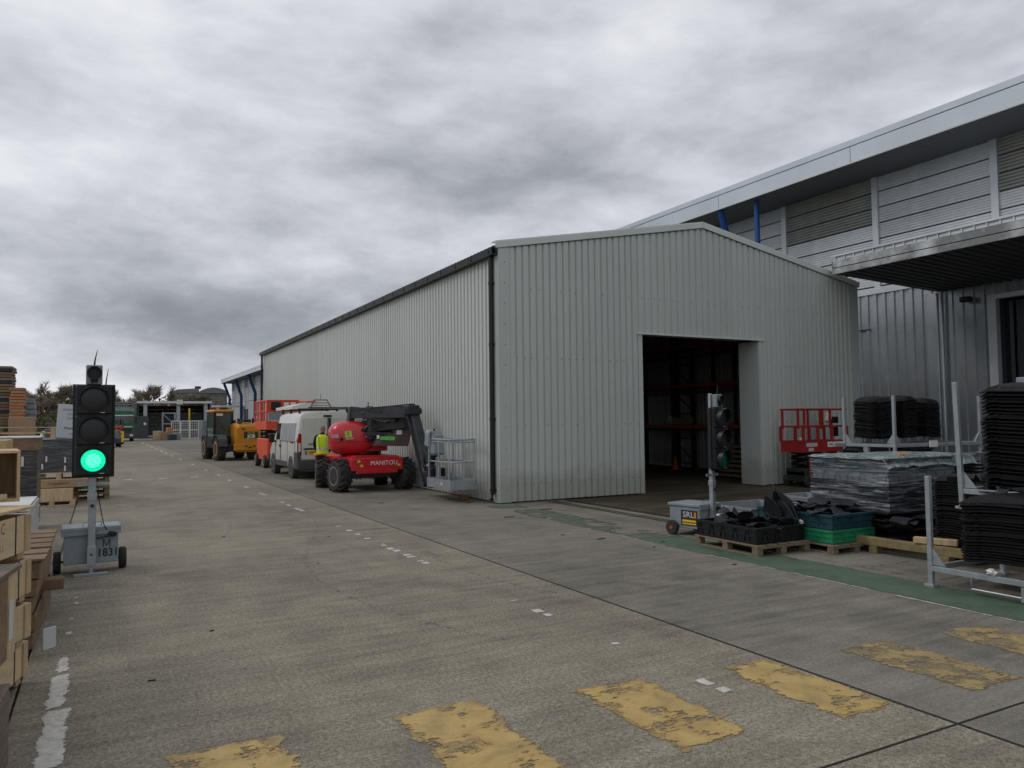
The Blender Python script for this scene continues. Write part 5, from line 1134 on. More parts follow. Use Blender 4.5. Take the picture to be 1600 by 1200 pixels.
def stillage(name, loc, lx, ly, h, label, lean=0.0, rz=0, brace=True):
    t = thing(name, loc, label, 'steel frame', 'steel stacking frames', rz)
    for i, (x, y) in enumerate(((0,0),(lx,0),(lx,-ly),(0,-ly))):
        b = MB(); b.bar((x,y,.02),(x+lean,y,h),.052,.052,.004); b.bb(x-.055,x+.055,y-.055,y+.055,.0,.03,.003); p = b.build('post', m_galv, t)
        sx_ = 1 if x == 0 else -1; sy_ = -1 if y == 0 else 1
        g_ = MB(); g_.prism([(y,.24),(y+sy_*.17,.24),(y,.46)], 'x', x-.006, x+.006); g_.build('gusset', m_galv, p)
        g_ = MB(); g_.prism([(x,.24),(x+sx_*.17,.24),(x,.46)], 'y', y-.006, y+.006); g_.build('gusset', m_galv, p)
    for (a, c) in (((0,0),(lx,0)),((lx,0),(lx,-ly)),((lx,-ly),(0,-ly)),((0,-ly),(0,0))):
        MB().bar((a[0],a[1],.20),(c[0],c[1],.20),.045,.058,.003).build('base_beam', m_galv, t)
    for s_ in (.45,): MB().bb(-.03,.03,-ly*s_-.05,-ly*s_+.05,.02,.165).build('fork_block', m_galv, t)
    b = MB(); b.tube([(-.02,-.45,.165),(-.02,-.45,.06),(-.02,-ly+.1,.06),(-.02,-ly+.1,.165)], .010, 6); b.build('fork_guide', m_galv, t)
    MB().bar((.05,-ly/2,.19),(lx-.05,-ly/2,.19),.04,.04).build('cross_bar', m_galv, t)
    return t
stillage('stacking_frame', (8.0, 5.27, 0), 1.35, 2.2, 1.20, 'galvanised steel stacking frame nearest the green walkway with its tall corner post')
stillage('stacking_frame', (8.66, 5.30, .80), 1.5, 2.0, 1.44, 'raised galvanised steel stacking frame with two leaning corner posts', -.06, 2)
t3 = stillage('stacking_frame', (12.85, 10.15, 1.12), 2.5, 1.1, 1.12, 'rear galvanised steel frame standing across by the silver wall', 0, -2)
b = MB()
for x in (.95, 1.5): b.bar((x,0,-1.1),(x,0,1.12),.07,.07,.004)
b.bar((-.3,0,.20),(2.7,0,.20),.05,.06); b.build('middle_post', m_galv, t3)
MB().box((1.0,-1.16,.22), (.22,.02,.12)).build('tag_plate', m_offwhite, t3)
t4 = thing('stacking_frame', (12.85, 10.15, 0), 'lower rear galvanised steel frame under the raised one by the silver wall', 'steel frame', 'steel stacking frames')
for (x,y) in ((0,0),(2.5,0),(2.5,-1.1),(0,-1.1),(1.0,-1.1),(1.5,-1.1)): MB().bb(x-.035,x+.035,y-.035,y+.035,0,1.12).build('post', m_galv, t4)
for z in (.12,1.08): MB().bb(0,2.5,-1.13,-1.07,z,z+.06).build('base_beam', m_galv, t4)
o = tag(MB().box((9.75,4.75,2.245), (.9,.22,.05), rot('Z', 12), .01).build('white_tray', m_offwhite), 'white plastic tray lying on top of the tall stack of black mouldings', 'tray')
tag(MB().ell((9.85,4.8,2.30), (.22,.14,.07), 12, 8).build('clear_bag', m_film_white, None, True), 'crumpled clear bag on the white tray', 'bag')
tag(MB().box((9.35,4.95,2.25), (.12,.12,.08), None, .01).build('small_box', m_galvbox), 'small grey box beside the white tray', 'box')
for k, (x,y,z,a,w_) in enumerate(((8.95,5.3,.98,20,.5),(8.9,4.9,1.02,-10,.6),(9.1,4.4,1.03,30,.6),(8.8,4.7,1.0,60,.4),(9.2,5.6,1.1,20,.4))):
    sheet((x,y,z), w_, .35, rs.uniform(-14,14), rs.uniform(-14,14), a, 'grey black plastic sheet slipped over the lower front stack', 'sheets over the front stack', .05)
tag(crumple((8.0,4.62,.262), (.045,.05,.03), 4).build('white_rag', m_offwhite), 'small white rag on the base beam of the front steel frame', 'rag')
for k in range(14):
    sheet((10.1+rs.uniform(-.5,.5), 6.72+rs.uniform(-.25,.20), .26+rs.uniform(0,.18)), rs.uniform(.3,.7), rs.uniform(.15,.35), rs.uniform(-15,15), rs.uniform(-15,15), rs.uniform(0,180), 'dark offcut lying loose at the foot of the wrapped stack', 'offcuts at the foot of the wrapped stack')

# ------------------------------------------------------------------ left side: crates and boxes
def plycrate(name, c, L_, W_, H_, rz, label, m=None, strap=True, gap=True):
    m = m or m_ply; t = thing(name, c, label, 'crate', None, rz)
    for s_ in (-1, 1):
        MB().bb(s_*W_/2-.009,s_*W_/2+.009,-L_/2,L_/2,0,H_,.002).build('side_board', m, t)
        MB().bb(-W_/2+.01,W_/2-.01,s_*L_/2-.018 if s_ > 0 else -L_/2,L_/2 if s_ > 0 else -L_/2+.018,0,H_,.002).build('end_board', m, t)
    MB().bb(-W_/2+.01,W_/2-.01,-L_/2+.02,L_/2-.02,0,.018).build('floor_board', m, t)
    if strap:
        for yb in (-L_/2+.04, 0, L_/2-.04): MB().bb(W_/2+.009,W_/2+.024,yb-.04,yb+.04,.001,H_-.002,.002).build('batten', m_pine, t)
        for yb in (-L_/2+.1, L_/2-.1): MB().bb(-W_/2,W_/2,yb-.045,yb+.045,-.045,-.001,.003).build('skid', m_pine, t)
    if strap:
        for y in (L_/2-.22, -L_/2+.25):
            b = MB(); b.bb(W_/2+.009,W_/2+.012,y-.008,y+.008,-.01,H_+.01); b.build('strap', m_black, t)
    return t
lg = -15.7
def LC(along, z):  # centre of a crate in the rotated pile, 'along' its long axis from the far corner
    th_ = R(lg); u = Vector((math.sin(-th_)*-1, -math.cos(th_), 0)); v = Vector((-math.cos(th_), -math.sin(th_)*1.0, 0))
    return Vector((-.44,6.62,0))+u*along+v*.42+Vector((0,0,z))
for k, (al, z, H_, lb) in enumerate(((.60,.06,.27,'bottom'),(.60,.345,.27,'second'),(.58,.64,.28,'third'),(.62,.955,.29,'top'))):
    plycrate('plywood_crate', LC(al, z)+Vector(((0,-.035,.012,-.012)[k],0,0)), 1.2, .82, H_-.03, lg+(2,-5,3,-1)[k], 'pale plywood crate with black strap, %s of the four in the near left pile' % lb)
    if k: tag(MB().box(LC(.60, z-.014)+Vector((-.03,0,0)), (.70,1.1,.020), rot('Z', lg)).build('dunnage_board', m_brownwood), 'brown spacer board under the %s plywood crate' % lb, 'board')
lid_ = tag(MB().box(LC(.55,1.262), (.80,1.24,.022), rot('Z', lg-4), .004).build('crate_lid', m_pine), 'loose pine lid on the top plywood crate', 'lid')
for nm, sz_ in (('C',.11),('1 5 1',.07)):
    tp = [o_ for o_ in bpy.data.objects if o_.name.startswith('plywood_crate')][-1]
    text(nm, sz_, m_brownwood, tp, (.42,.18 if nm == 'C' else .14,.20 if nm == 'C' else .07), RC((0,1,0),(0,0,1),(1,0,0)), 'lettering', .0005, .8)
# open box on its side
ob = thing('open_wooden_box', (-1.06, 7.05, 1.29), 'open pine box lying on its side on top of the plywood crates', 'wooden box', None, 7)
b_ = [(-.5,.5,-.3,.3,0,.02),(-.5,.5,-.3,.3,.36,.38),(.48,.5,-.3,.3,.02,.36),(-.5,-.48,-.3,.3,.02,.36),(-.48,.48,.28,.3,.02,.36)]
for v_ in b_: MB().bb(*v_, .002).build('side_board', m_pine, ob)
MB().bb(.15,.34,-.26,-.24,.02,.29,.002).build('slat', m_pine, ob); MB().bb(-.12,.135,-.25,-.23,.02,.29,.002).build('slat', m_pine, ob); MB().bb(-.5,.42,-.31,-.28,.02,.06).build('slat', m_pine, ob)
sc_ = thing('slatted_crate', (-1.22, 6.1, 1.285), 'small open slatted pine crate at the left frame edge on the top plywood crate', 'crate', None, -12)
for k in range(3):
    for y in (-.28,.28): MB().bb(-.35,.35,y-.008,y+.008,.02+k*.12,.10+k*.12,.002).build('slat', m_pine, sc_)
    for x in (-.35,.35): MB().bb(x-.008,x+.008,-.27,.27,.02+k*.12,.10+k*.12,.002).build('slat', m_pine, sc_)
for x in (-.32,.32):
    for y in (-.25,.25): MB().bb(x-.02,x+.02,y-.02,y+.02,0,.36).build('corner_post', m_pine, sc_)
# brown flat boxes
for k in range(5):
    w_ = (.0,.01,-.015,.01,.02)[k]
    t = plycrate('brown_box', (-.86+w_/2, 8.5, .02+k*.142), 2.0, .80+w_, .132, rs.uniform(-1,1), 'flat brown wooden box, %s of the stack of five beside the signal trolley' % ('bottom','second','third','fourth','top')[k], m_brownwood, False)
    if k in (3,4): text(('ZTM 4','CH 4')[k == 3], .06, m_ink, t, (.18,-1.002,.065), FACE_Y, 'lettering', .0005)
for k in range(6): tag(MB().box((-.84,7.62+k*.36,.745), (.90,.26,.02), rot('Z', rs.uniform(-4,4)), .003).build('loose_board', m_brownwood), 'loose flat brown board laid across the top brown box', 'board', 'boards across the brown boxes')
tag(MB().box((-.40,8.2,.42), (.24,.16,.10), rot('Z', 5), .01).build('timber_block', m_brownwood), 'brown timber block sticking out beside the signal trolley wheel', 'timber block')
# white ribbed sheet stack
ws = thing('white_sheet_stack', (-1.05, 10.6, 0), 'tall stack of white edged corrugated sheets behind the plywood crates', 'sheet stack')
for k in range(34): MB().box((rs.uniform(-.006,.006),0,.03+k*.0275), (.76,1.54,.015), None, 0).build('sheet', m_offwhite, ws)
MB().bb(-.34,.34,-.73,.73,0,.955).build('core_layer', m_card, ws)
MB().bb(-.36,.36,-.75,.75,.958,.972).build('top_sheet', m_offwhite, ws)
wc = thing('wrapped_cartons', (-1.58, 12.0, 0), 'cardboard cartons wrapped in white film behind the open box', 'wrapped pallet')
for k in range(4): MB().bb(-.6,.6,-.5,.5,.02+k*.36,.37+k*.36,.01).build('carton', m_card, wc)
b = MB(); drape(b, -.63,.63,-.53,.53,.02,1.46,.02,9,True,.05); b.build('stretch_film', m_film_white, wc, True)
# strand board box and wrapped crate
tag(MB().box((-1.75,14.0,1.42), (1.05,.9,.46), None, .01).build('strand_board_box', m_osb), 'strand board box on the far left in front of the long pallets', 'box')
tag(MB().box((-1.75,14.0,.60), (1.1,.95,1.18), None, .01).build('carton_stack', m_card), 'plain carton under the strand board box', 'carton')
w1 = thing('wrapped_crate', (-1.40, 16.4, 0), 'crate in black film with a pinkish board lid, left of the signal', 'wrapped pallet')
b = MB(); drape(b, -.5,.42,-.5,.5,.1,1.42,.015,5); b.build('stretch_film', m_film_black, w1, True); MB().bb(-.5,.44,-.52,.52,1.42,1.64,.01).build('lid_crate', m_brownwood, w1); MB().bb(-.52,.46,-.54,.54,1.64,1.67,.005).build('lid', m_offwhite, w1)
MB().bb(.18,.22,-.535,-.52,1.15,1.32).build('label', m_offwhite, w1)
# black wrapped load on pallets
w2 = thing('wrapped_load', (-.86, 21.5, .76), 'long load wrapped in black film on stacked pallets behind the signal', 'wrapped pallet')
b = MB(); drape(b, -.62,.62,-.5,.5,.0,.78,.02,12); b.build('stretch_film', m_film_black, w2, True)
for (x,z) in ((-.27,.25),(-.35,.08),(.11,.22),(.11,.02)): MB().bb(x,x+.035,-.535,-.515,z,z+.13).build('label', m_offwhite, w2)
PG = 'stacked wooden pallets behind the signal'
pallet('wooden_pallet', (-.86,21.5,.575), 1.2, 1.0, 'pine pallet directly under the black wrapped load', PG, 0, m_pine, .18)
c_ = tag(MB().bb(-1.46,-.26,21.0,22.0,.40,.57,.005).build('cardboard_tray', m_card), 'brown cardboard tray between the pine pallet and the pine crate', 'cardboard'); text('X HALWICHT', .07, m_ink, c_, (-.86,20.995,.49), FACE_Y, 'lettering', .0005)
pc = thing('pine_crate', (-.98,21.2,.12), 'low pine crate at the bottom of the wrapped load stack', 'crate')
for v_ in ((-.48,.42,-.5,-.48,0,.27),(-.48,.42,.48,.5,0,.27),(-.48,-.46,-.48,.48,0,.27),(.40,.42,-.48,.48,0,.27),(-.46,.40,-.48,.48,.25,.265)): MB().bb(*v_, .002).build('side_board', m_pine, pc)
pallet('wooden_pallet', (-.98,21.2,0), .95, 1.0, 'pine pallet on the ground under the low pine crate', PG, 0, m_pine, .118)
for k in range(4): pallet('wooden_pallet', (-.20,22.4,k*.15), .8, 1.0, 'narrow yellow pallet stack right of the pine crate, %s' % ('bottom pallet','second pallet','third pallet','top pallet')[k], PG, 2, m_sleeper, .145)
sb = thing('notice_board', (-.55,22.2,1.54), 'white notice board with grey lines of writing, half hidden by the signal', 'sign')
b = MB(); b.box((0,0,.42), (.84,.02,.84), rot('Y', 3), .003); b.build('board', m_sign, sb)
for i, (s_, sz, x, z, m) in enumerate((('Attention',.10,-.10,.72,m_inkg),('Goods In',.09,-.02,.60,m_inkg),('Deliveries',.09,-.02,.50,m_inkg),('Only',.09,.0,.38,m_inkg),('Please Report',.10,.02,.25,m_ink),('to Office',.08,.0,.11,m_inkg))):
    text(s_, sz, m, sb, (x,-.013,z), FACE_Y, 'lettering', .0005)
MB().bb(-.03,.0,.02,.05,-1.5,.95).build('back_post', m_lime, sb)
# long pallets leaning behind
for k in range(2): pallet('long_pallet', (-2.55,26.0,1.50+k*.165), 2.8, 1.1, 'long pale pallet lying on the goods at far left, %s of two' % ('lower','upper')[k], 'long pallets at far left', 0, m_pine, .16)
w3 = thing('wrapped_load', (-2.6,26,0), 'dark wrapped load under the two long pale pallets', 'wrapped pallet')
b = MB(); drape(b, -1.2,1.2,-.5,.5,.0,1.49,.02,17); b.build('stretch_film', m_film_black, w3, True)
# near bottom left weathered boxes
ow = thing('weathered_box', (-.84, 4.45, 0), 'low weathered grey brown timber box at the bottom left corner', 'wooden box', None, -3)
for k in range(3): MB().bb(.36,.39,-.9,.62,.02+k*.135,.145+k*.135,.006).build('side_board', m_oldwood, ow)
for k in range(3): MB().bb(-.6,.36,.60,.63,.02+k*.135,.145+k*.135,.006).build('end_board', m_oldwood, ow)
for k in range(6): MB().box((-.12,-.75+k*.255,.44), (1.02,.235,.028), rot('Y', rs.uniform(-1,1)), .006).build('lid_board', m_oldwood, ow)
MB().bb(-.62,.40,-.33,-.22,.455,.53,.01).build('batten', m_oldwood, ow)
ox = thing('brown_crate', (-.95, 5.15, .47), 'dark brown board crate standing on the low weathered box', 'crate', None, -8)
for k in range(6): MB().bb(.41,.43,-.55+k*.19,-.55+k*.19+.165,0,.50,.004).build('side_board', (m_pallet, m_brownwood, m_pine)[k%3], ox)
MB().bb(-.43,.41,.57,.59,0,.50).build('end_board', m_brownwood, ox); MB().bb(-.45,.45,-.58,.61,.50,.53,.004).build('lid', m_oldwood, ox)
MB().bb(.431,.433,.40,.50,.1,.34).build('paper_label', m_offwhite, ox)
ot = tag(MB().box((-.62,5.62,.62), (.022,.60,.52), rot('Z', -12)@rot('X', 12), .004).build('leaning_board', m_brownwood), 'brown board leaning on edge against the plywood crates', 'board')
tag(MB().box((-.33,7.05,.20), (.012,.10,.16), rot('Z', -50), 0).build('paper_sheet', m_sign), 'white paper sheet propped at the foot of the plywood crates', 'paper')
tag(MB().box((7.72,16.85,.045), (.34,.12,.09), rot('Z', 86), .006).build('clay_brick', m_brick), 'orange clay brick on the ground by the shed downpipe', 'brick')

# ------------------------------------------------------------------ far left yard
def tower(name, loc, w, d, n, h, m, label, ms=None):
    t = thing(name, loc, label, 'pallet stack', 'tall stacks at far left')
    for k in range(n):
        mm = (ms or [m])[k % len(ms or [m])]
        MB().box((rs.uniform(-.04,.04),0,h*(k+.5)), (w+rs.uniform(-.06,.06),d,h*.86), rot('Z', rs.uniform(-2,2)), .02).build('layer', mm, t)
    return t
tower('goods_tower', (-6.4,60,0), 2.6, 2.4, 30, .192, m_dark, 'tall tower of dark and brown pallets at the far left edge', [m_brownwood, m_pallet, m_brownwood, m_pallet, m_dark, m_oldwood, m_brownwood, m_oldwood, m_dark, m_oldwood])
tower('orange_carton_tower', (-4.7,58,0), .8, 1.2, 22, .196, m_card, 'narrow tower of orange brown cartons beside the tall dark tower', [mat('orange carton', (.40,.17,.08), .8), mat('orange carton', (.40,.17,.08), .8), m_card])
tower('grey_cage_tower', (-4.1,60,0), .5, 1.2, 10, .37, m_galvbox, 'narrow grey tower of cages behind the orange cartons')
tower('large_carton', (-3.85,50,0), 1.15, 1.2, 2, 1.22, m_card, 'big plain brown carton standing beyond the long pallets')
tower('brown_tower', (-6.3,48,0), 1.7, 1.6, 9, .26, m_brownwood, 'brown pallet tower in front of the tall dark tower', [m_pallet, m_brownwood, m_card])
def car(loc, rz, m, label):
    t = thing('parked_car', loc, label, 'car', 'cars parked at the far left', rz)
    pr_ = [(-2.1,.35),(-2.15,.75),(-1.9,.95),(-1.5,1.0),(-1.1,1.40),(.5,1.45),(1.15,1.0),(2.0,.85),(2.15,.6),(2.1,.35)]
    b = MB(); b.loft([[(x,y,z) for x,z in pr_] for y in (-.8,-.76,.76,.8)]); b.build('body', m, t)
    MB().prism([(-1.4,1.02),(-1.08,1.34),(.46,1.38),(1.0,1.02)], 'y', -.815, .815).build('side_window', m_glass, t)
    b = MB(); b.loft([[( -1.52,y,1.02),(-1.14,y,1.38),(-1.10,y,1.36),(-1.48,y,1.0)] for y in (-.65,.65)]); b.build('rear_window', m_glass, t)
    for x in (-1.35,1.35):
        for s_ in (-1,1): wheel(t, (x,s_*.74,.31), (0,s_,0), .31, .2, .2, m_rim, 0, 'wheel', 14)
cnt = 0
for (x,y,m,lb) in ((-3.2,70,m_offwhite,'white car parked beyond the long pallets, left of the notice board'),(-1.5,72,m_galvbox,'silver car parked just left of the notice board'),(-6.0,74,m_dark,'dark car parked behind the brown towers at far left'),(-8.5,75,m_offwhite,'white car parked furthest left behind the towers'),(.6,74,m_bump,'grey car parked directly behind the notice board')):
    car((x,y,0), 90+rs.uniform(-4,4), m, lb)
for i, (x, y, m, w_, h_, lb) in enumerate(((-2.4,56,m_film_black,1.0,2.0,'black wrapped pallet left of the white car'),(-.9,60,m_brownwood,.7,2.5,'brown carton stack just left of the notice board top'),(-2.0,44,m_film_black,.8,1.7,'small black wrapped pallet beyond the long pallets'))):
    t = thing('wrapped_pallet', (x,y,0), lb, 'wrapped pallet'); MB().bb(-w_/2,w_/2,-.5,.5,.15,h_,.03).build('load', m, t); MB().bb(-w_/2,w_/2,-.5,.5,0,.13).build('pallet_base', m_pallet, t)

# green lorry
lo = thing('green_lorry', (2.18, 97, 0), 'green lorry facing us in the distance beyond the yellow forklift', 'lorry')
b = MB(); b.loft([[(x,y,z) for x,z in ((-1.12,.7),(-1.18,1.0),(-1.18,3.0),(-1.05,3.45),(1.05,3.45),(1.18,3.0),(1.18,1.0),(1.12,.7))] for y in (0,.06,2.0)]); b.build('cab', m_green, lo)
b = MB(); b.loft([[(-1.08,-.03,z0_),(1.08,-.03,z0_),(1.08,.05,z0_),(-1.08,.05,z0_)] for z0_ in (2.05,2.85)]); b.build('windscreen', m_glass, lo)
MB().bb(-1.10,1.10,-.06,.0,2.90,3.02).build('sun_visor', m_offwhite, lo); MB().bb(-1.0,1.0,-.05,.0,1.62,1.72).build('badge_strip', m_offwhite, lo)
MB().bb(-.95,.95,-.06,.02,1.0,1.55,.02).build('grille', m_dark, lo); MB().bb(-1.2,1.2,-.15,.2,.38,.98,.04).build('bumper', m_bump, lo)
for s_ in (-1,1): MB().bb(s_*.88-.17,s_*.88+.17,-.17,-.14,.60,.82).build('headlight', m_offwhite, lo); MB().bb(s_*1.32-.08,s_*1.32+.08,-.15,.0,2.1,2.8,.02).build('mirror', m_black, lo)
for s_ in (-1,1): 
    for y in (1.2,5.5): wheel(lo, (s_*1.0,y,.5), (s_,0,0), .5, .3, .28, m_rim, 0, 'wheel', 16)
MB().bb(-1.2,1.2,2.2,9,1.0,3.9).build('load_body', m_galvbox, lo)
b = MB(); 
for z in (3.95,4.25,4.5): b.bb(-1.15,1.15,2.3,2.4,z-.04,z+.04)
for x in (-1.1,-.4,.4,1.1): b.bb(x-.05,x+.05,2.3,2.4,3.9,4.5)
b.build('headboard_rails', m_galvbox, lo)
# forklift
fk = thing('yellow_forklift', (1.38, 84, 0), 'yellow forklift seen from behind carrying red gas bottles, in front of the green lorry', 'forklift')
b = MB(); b.loft([[(x,y,z) for x,z in ((-.55,.2),(-.62,.45),(-.62,1.25),(.62,1.25),(.62,.45),(.55,.2))] for y in (-.3,.6)]); b.build('counterweight', m_forky, fk)
for (x,z,w_,h_) in ((-.28,1.02,.26,.16),(.28,1.02,.26,.16),(0,.62,.22,.2)): MB().bb(x-w_/2,x+w_/2,-.315,-.29,z-h_/2,z+h_/2).build('vent', m_black, fk)
for x in (-.35,0,.35): b = MB(); b.lathe((x,0,1.3), (0,0,1), [(.14,0),(.16,.1),(.16,.4),(.08,.5),(.05,.58)], 12); b.build('gas_bottle', m_redlift, fk, True)
b = MB()
for x in (-.55,.55):
    b.bar((x,.2,1.2),(x,.5,2.25),.08); b.bar((x,1.5,.8),(x,1.3,2.25),.08)
b.bb(-.6,.6,.45,1.4,2.22,2.3); b.build('overhead_guard', m_black, fk); MB().bb(-.5,.5,.6,1.8,.3,1.3).build('hood', m_forky, fk)
for s_ in (-1,1):
    for y in (.2,1.5): wheel(fk, (s_*.52,y,.28), (s_,0,0), .28, .2, .16, m_forky, 0, 'wheel', 14)
b = MB()
for x in (-.35,.35): b.bb(x-.06,x+.06,1.9,2.0,.1,2.5)
b.bb(-.45,.45,1.95,2.05,.3,.8); b.build('mast', m_black, fk)
# open sided store at the end of the yard
sx0, sx1, sy = 4.75, 14.2, 122
os_ = thing('open_store', (9.5, sy, 0), 'low open fronted store with white edged flat roof at the end of the yard', 'open shed')
MB().bb(sx0-9.5-.2, sx1-9.5+.3, -.6, 9, 5.1, 5.25, .02).build('roof', m_roofm, os_); MB().bb(sx0-9.5-.25, sx1-9.5+.35, -.7, -.6, 4.95, 5.27).build('fascia', m_offwhite, os_)
for x in (5.6, 9.95, 13.7):
    b = MB(); b.bb(x-9.5-.24, x-9.5+.24, -.45, 0, 0, 4.95); b.build('column', m_conc, os_)
MB().bb(9.7-9.5,10.5-9.5,-.85,-.7,4.8,5.5).build('sign_box', m_offwhite, os_)
for k in range(8): MB().bb(sx0-9.5,sx1-9.5,8.8,8.9,.2+k*.58,.74+k*.58).build('rear_panel', m_galvbox if k < 6 else m_dark, os_)
MB().bb(sx0-9.5-.3,sx0-9.5,-.3,9,0,5.0).build('side_wall', m_dark, os_); MB().bb(sx1-9.5,sx1-9.5+.1,-.3,9,0,5.0).build('side_wall', m_dark, os_)
cb = thing('dark_cabinet', (5.0,118,0), 'dark container cabinet left of the open store', 'container'); MB().bb(-1.0,.8,-1,1,0,3.1,.03).build('body', m_bump, cb); MB().ell((.35,-1.02,2.0), (.18,.03,.2), 12, 6).build('round_sign', m_offwhite, cb)
yp = tag(MB().cyl((11.3,120,0),(11.3,120,4.2),.12,12).build('yellow_post', m_forky), 'tall yellow post inside the open store', 'post')
# white cage stillages and goods in front of it
for k in range(3):
    t = thing('white_cage', (8.55+k*1.12,108,0), '%s of three tall white lattice cages in front of the open store' % ('left','middle','right')[k], 'cage', 'white lattice cages')
    b = MB()
    for x in (-.5,.5): b.bb(x-.06,x+.06,-.06,.06,0,2.35)
    for z in (.08,1.15,2.3): b.bb(-.5,.5,-.05,.05,z-.07,z+.07)
    b.build('outer_frame', m_offwhite, t); b = MB()
    for x in (-.25,0,.25): b.bb(x-.022,x+.022,-.03,.03,.1,2.3)
    for z in (.35,.6,.85,1.42,1.7,1.98): b.bb(-.5,.5,-.03,.03,z-.022,z+.022)
    b.build('lattice', m_offwhite, t); MB().bb(-.5,.5,.9,1.0,0,2.3).build('back_panel', m_bump, t)
t = thing('steel_tower_frame', (8.0,112,0), 'open grey steel frame with diagonal brace behind the white cages', 'steel frame')
b = MB()
for x in (-.75,.75): b.bb(x-.08,x+.08,-.1,.1,0,3.5)
for z in (.4,2.0,3.4): b.bb(-.75,.75,-.06,.06,z-.07,z+.07)
b.bar((-.75,0,3.3),(.6,0,2.0),.1); b.build('frame', m_galv, t)
for i, (x,y,w_,h_,m,lb) in enumerate(((6.1,104,.9,1.1,m_pine,'pale timber box at the left of the open store'),(6.9,103,.8,1.0,m_card,'brown carton left of the grey steel frame'),(7.5,104,.6,1.5,mat('orange timber', (.45,.22,.08), .8),'upright orange timber pack left of the grey steel frame'),(7.6,101,.8,.7,m_crateblue,'small teal bin in front of the timber pack'),(8.2,102,.6,.8,m_galvbox,'small grey bin before the left white cage'),(12.2,110,1.2,2.4,m_galvbox,'grey wrapped goods right of the white cages'))):
    tag(MB().box((x,y,h_/2), (w_,.8,h_), rot('Z', i*7), .03).build('goods_box', m), lb, 'box')

# ------------------------------------------------------------------ distance: bank, scrub, trees, building
def hz(x, y):
    t = max(0, min(1, (y-178)/60)); return t*t*(3-2*t)*2.6+max(0,(y-240)/160)*2.0+1.2*noise.noise(Vector((x*.02,y*.02,0)))*t
b = MB(); nx, ny = 60, 24; vs = []
for i in range(nx+1):
    for j in range(ny+1):
        x = -260+620*i/nx; y = 174+ (620)*((j/ny)**1.6); vs.append((x,y,hz(x,y)-.2))
b.add(vs, [(i*(ny+1)+j,(i+1)*(ny+1)+j,(i+1)*(ny+1)+j+1,i*(ny+1)+j+1) for i in range(nx) for j in range(ny)])
tag(b.build('hillside', m_scrub, None, True), kind='structure')
rt = random.Random(5)
def leafcards(b, c, rad, n, s):
    for _ in range(n):
        while True:
            p = Vector((rt.uniform(-1,1),rt.uniform(-1,1),rt.uniform(-1,1)))
            if p.length < 1: break
        p = Vector((p.x*rad[0],p.y*rad[1],p.z*rad[2]))+c; a = Vector((rt.gauss(0,1),rt.gauss(0,1),rt.gauss(0,1))).normalized()*s*rt.uniform(.5,1.3); e_ = a.cross(Vector((rt.gauss(0,1),rt.gauss(0,1),rt.gauss(0,1)))).normalized()*s*rt.uniform(.3,.8)
        b.add([p-a,p+e_,p+a,p-e_], [(0,1,2,3)])
b = MB()
for i in range(380):
    x = rt.uniform(-95,75); y = rt.uniform(176,215); z = hz(x,y); r_ = rt.uniform(1.6,3.4)
    leafcards(b, Vector((x,y,z+r_*.7)), (r_*1.6,r_,r_), 110, .46)
tag(b.build('scrub', m_scrub), kind='stuff')
m_scrub2 = mat('brown bramble', (.15,.12,.085), .95, 0, .5, .3, world=True)
b = MB()
for i in range(230):
    x = rt.uniform(-95,75); y = rt.uniform(186,225); z = hz(x,y); r_ = rt.uniform(1.8,3.8)
    leafcards(b, Vector((x,y,z+r_*1.0+.6)), (r_*1.5,r_,r_*1.1), 150, .34)
tag(b.build('bramble', m_scrub2), kind='stuff')
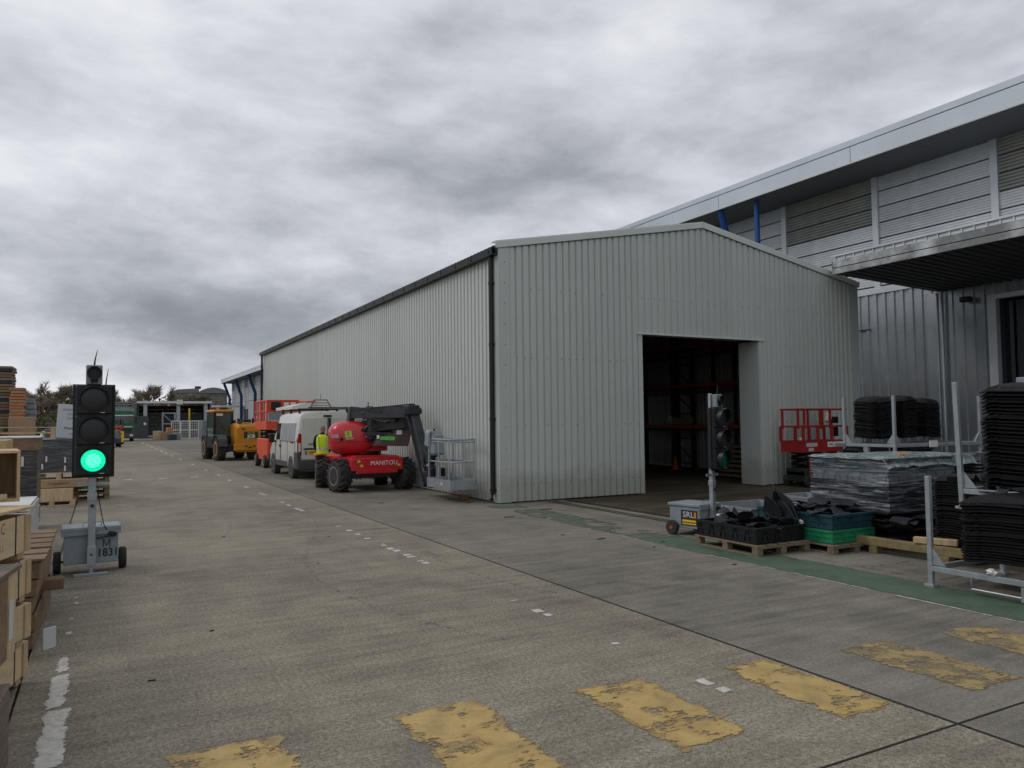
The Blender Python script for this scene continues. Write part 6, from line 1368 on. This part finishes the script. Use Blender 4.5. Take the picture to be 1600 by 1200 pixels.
def tree_meshes(seed, h, dens):
    r_ = random.Random(seed); tb = MB(); cb_ = MB()
    def grow(p, d, ln, rad, lv):
        q_ = p+d*ln; bb_ = tb if lv < 2 else cb_
        bb_.tube([p, (p+q_)/2+Vector((r_.uniform(-1,1),r_.uniform(-1,1),0))*ln*.05, q_], [rad, rad*.85, rad*.7], 5 if lv < 2 else 3, False, False)
        if lv >= 3:
            for _ in range(5 if lv > 3 else 2):
                u_ = p+d*ln*r_.uniform(.2,1.0); dd = (d*.5+Vector((r_.gauss(0,.6),r_.gauss(0,.6),r_.uniform(.0,.9)))).normalized(); w_ = dd.cross(Vector((r_.gauss(0,1),r_.gauss(0,1),r_.gauss(0,1)))).normalized()*r_.uniform(.03,.07); l_ = r_.uniform(.5,1.2)
                cb_.add([u_-w_, u_+w_, u_+dd*l_+w_*.3, u_+dd*l_-w_*.3], [(0,1,2,3)])
        if lv >= 5: 
            return
        for k in range(3 if lv < 3 else dens):
            t = r_.uniform(.35,1.0) if k else 1.0
            a = r_.uniform(0,6.283); sp_ = r_.uniform(.35,.85)
            nd = (d+Vector((math.cos(a)*sp_, math.sin(a)*sp_, r_.uniform(-.05,.35)))).normalized()
            grow(p+d*ln*t, nd, ln*r_.uniform(.55,.8), max(rad*.6,.05), lv+1)
    grow(Vector((0,0,0)), Vector((r_.uniform(-.08,.08),r_.uniform(-.08,.08),1)).normalized(), h*.32, h*.022, 0)
    return tb.mesh('trunk', m_bark, True), cb_.mesh('crown', m_twig)
TM = [tree_meshes(s_, 9.5, 3) for s_ in (1,2,3,4,5)]
for i in range(96):
    x = -80+i*1.7+rt.uniform(-1.5,1.5); y = rt.uniform(186,235); k = i % 5; s_ = rt.uniform(.8,1.25)
    if 30 < x*300/y < 52: s_ *= .62
    t = thing('bare_tree', (x,y,hz(x,y)-.3), 'bare winter tree on the scrubby bank beyond the yard', 'tree', 'bare trees on the bank', rt.uniform(0,360)); t.scale = (s_,s_,s_)
    inst('trunk', TM[k][0], t); inst('crown', TM[k][1], t)
hb = thing('hilltop_building', (33.5, 310, 8.6), 'pale brown building with a curved grey roof on the hill beyond the trees', 'building', None, -4)
hb.scale = (1,1,1)
zb = 0.0
MB().bb(-10.5,9,0,12,0,5.4).build('wall', m_stone, hb)
b = MB(); b.prism([(-11.2,5.0),(-11.0,5.4),(-8.5,6.4),(-1,6.9),(-1,5.2)], 'y', -.5, 12.5); b.build('roof', m_roofm, hb)
b = MB(); b.prism([(-1.4+11*k/14, 5.3+1.9*math.sin(math.pi*k/14)**.8) for k in range(15)]+[(9.6,5.0),(-1.4,5.0)], 'y', -1.0, 12.5); b.build('curved_roof', m_roofm, hb)
MB().bb(-2.4,-.3,1,4,6.8,7.7).build('roof_plant', m_dark, hb)
for x in [-9.5+1.9*k for k in range(10)]:
    for z in (.9,3.3):
        w_ = MB().bb(x-.5,x+.5,-.08,.0,z,z+1.4).build('window', m_conc, hb); MB().bb(x-.42,x+.42,-.10,-.08,z+.1,z+1.3).build('pane', m_glass, w_)
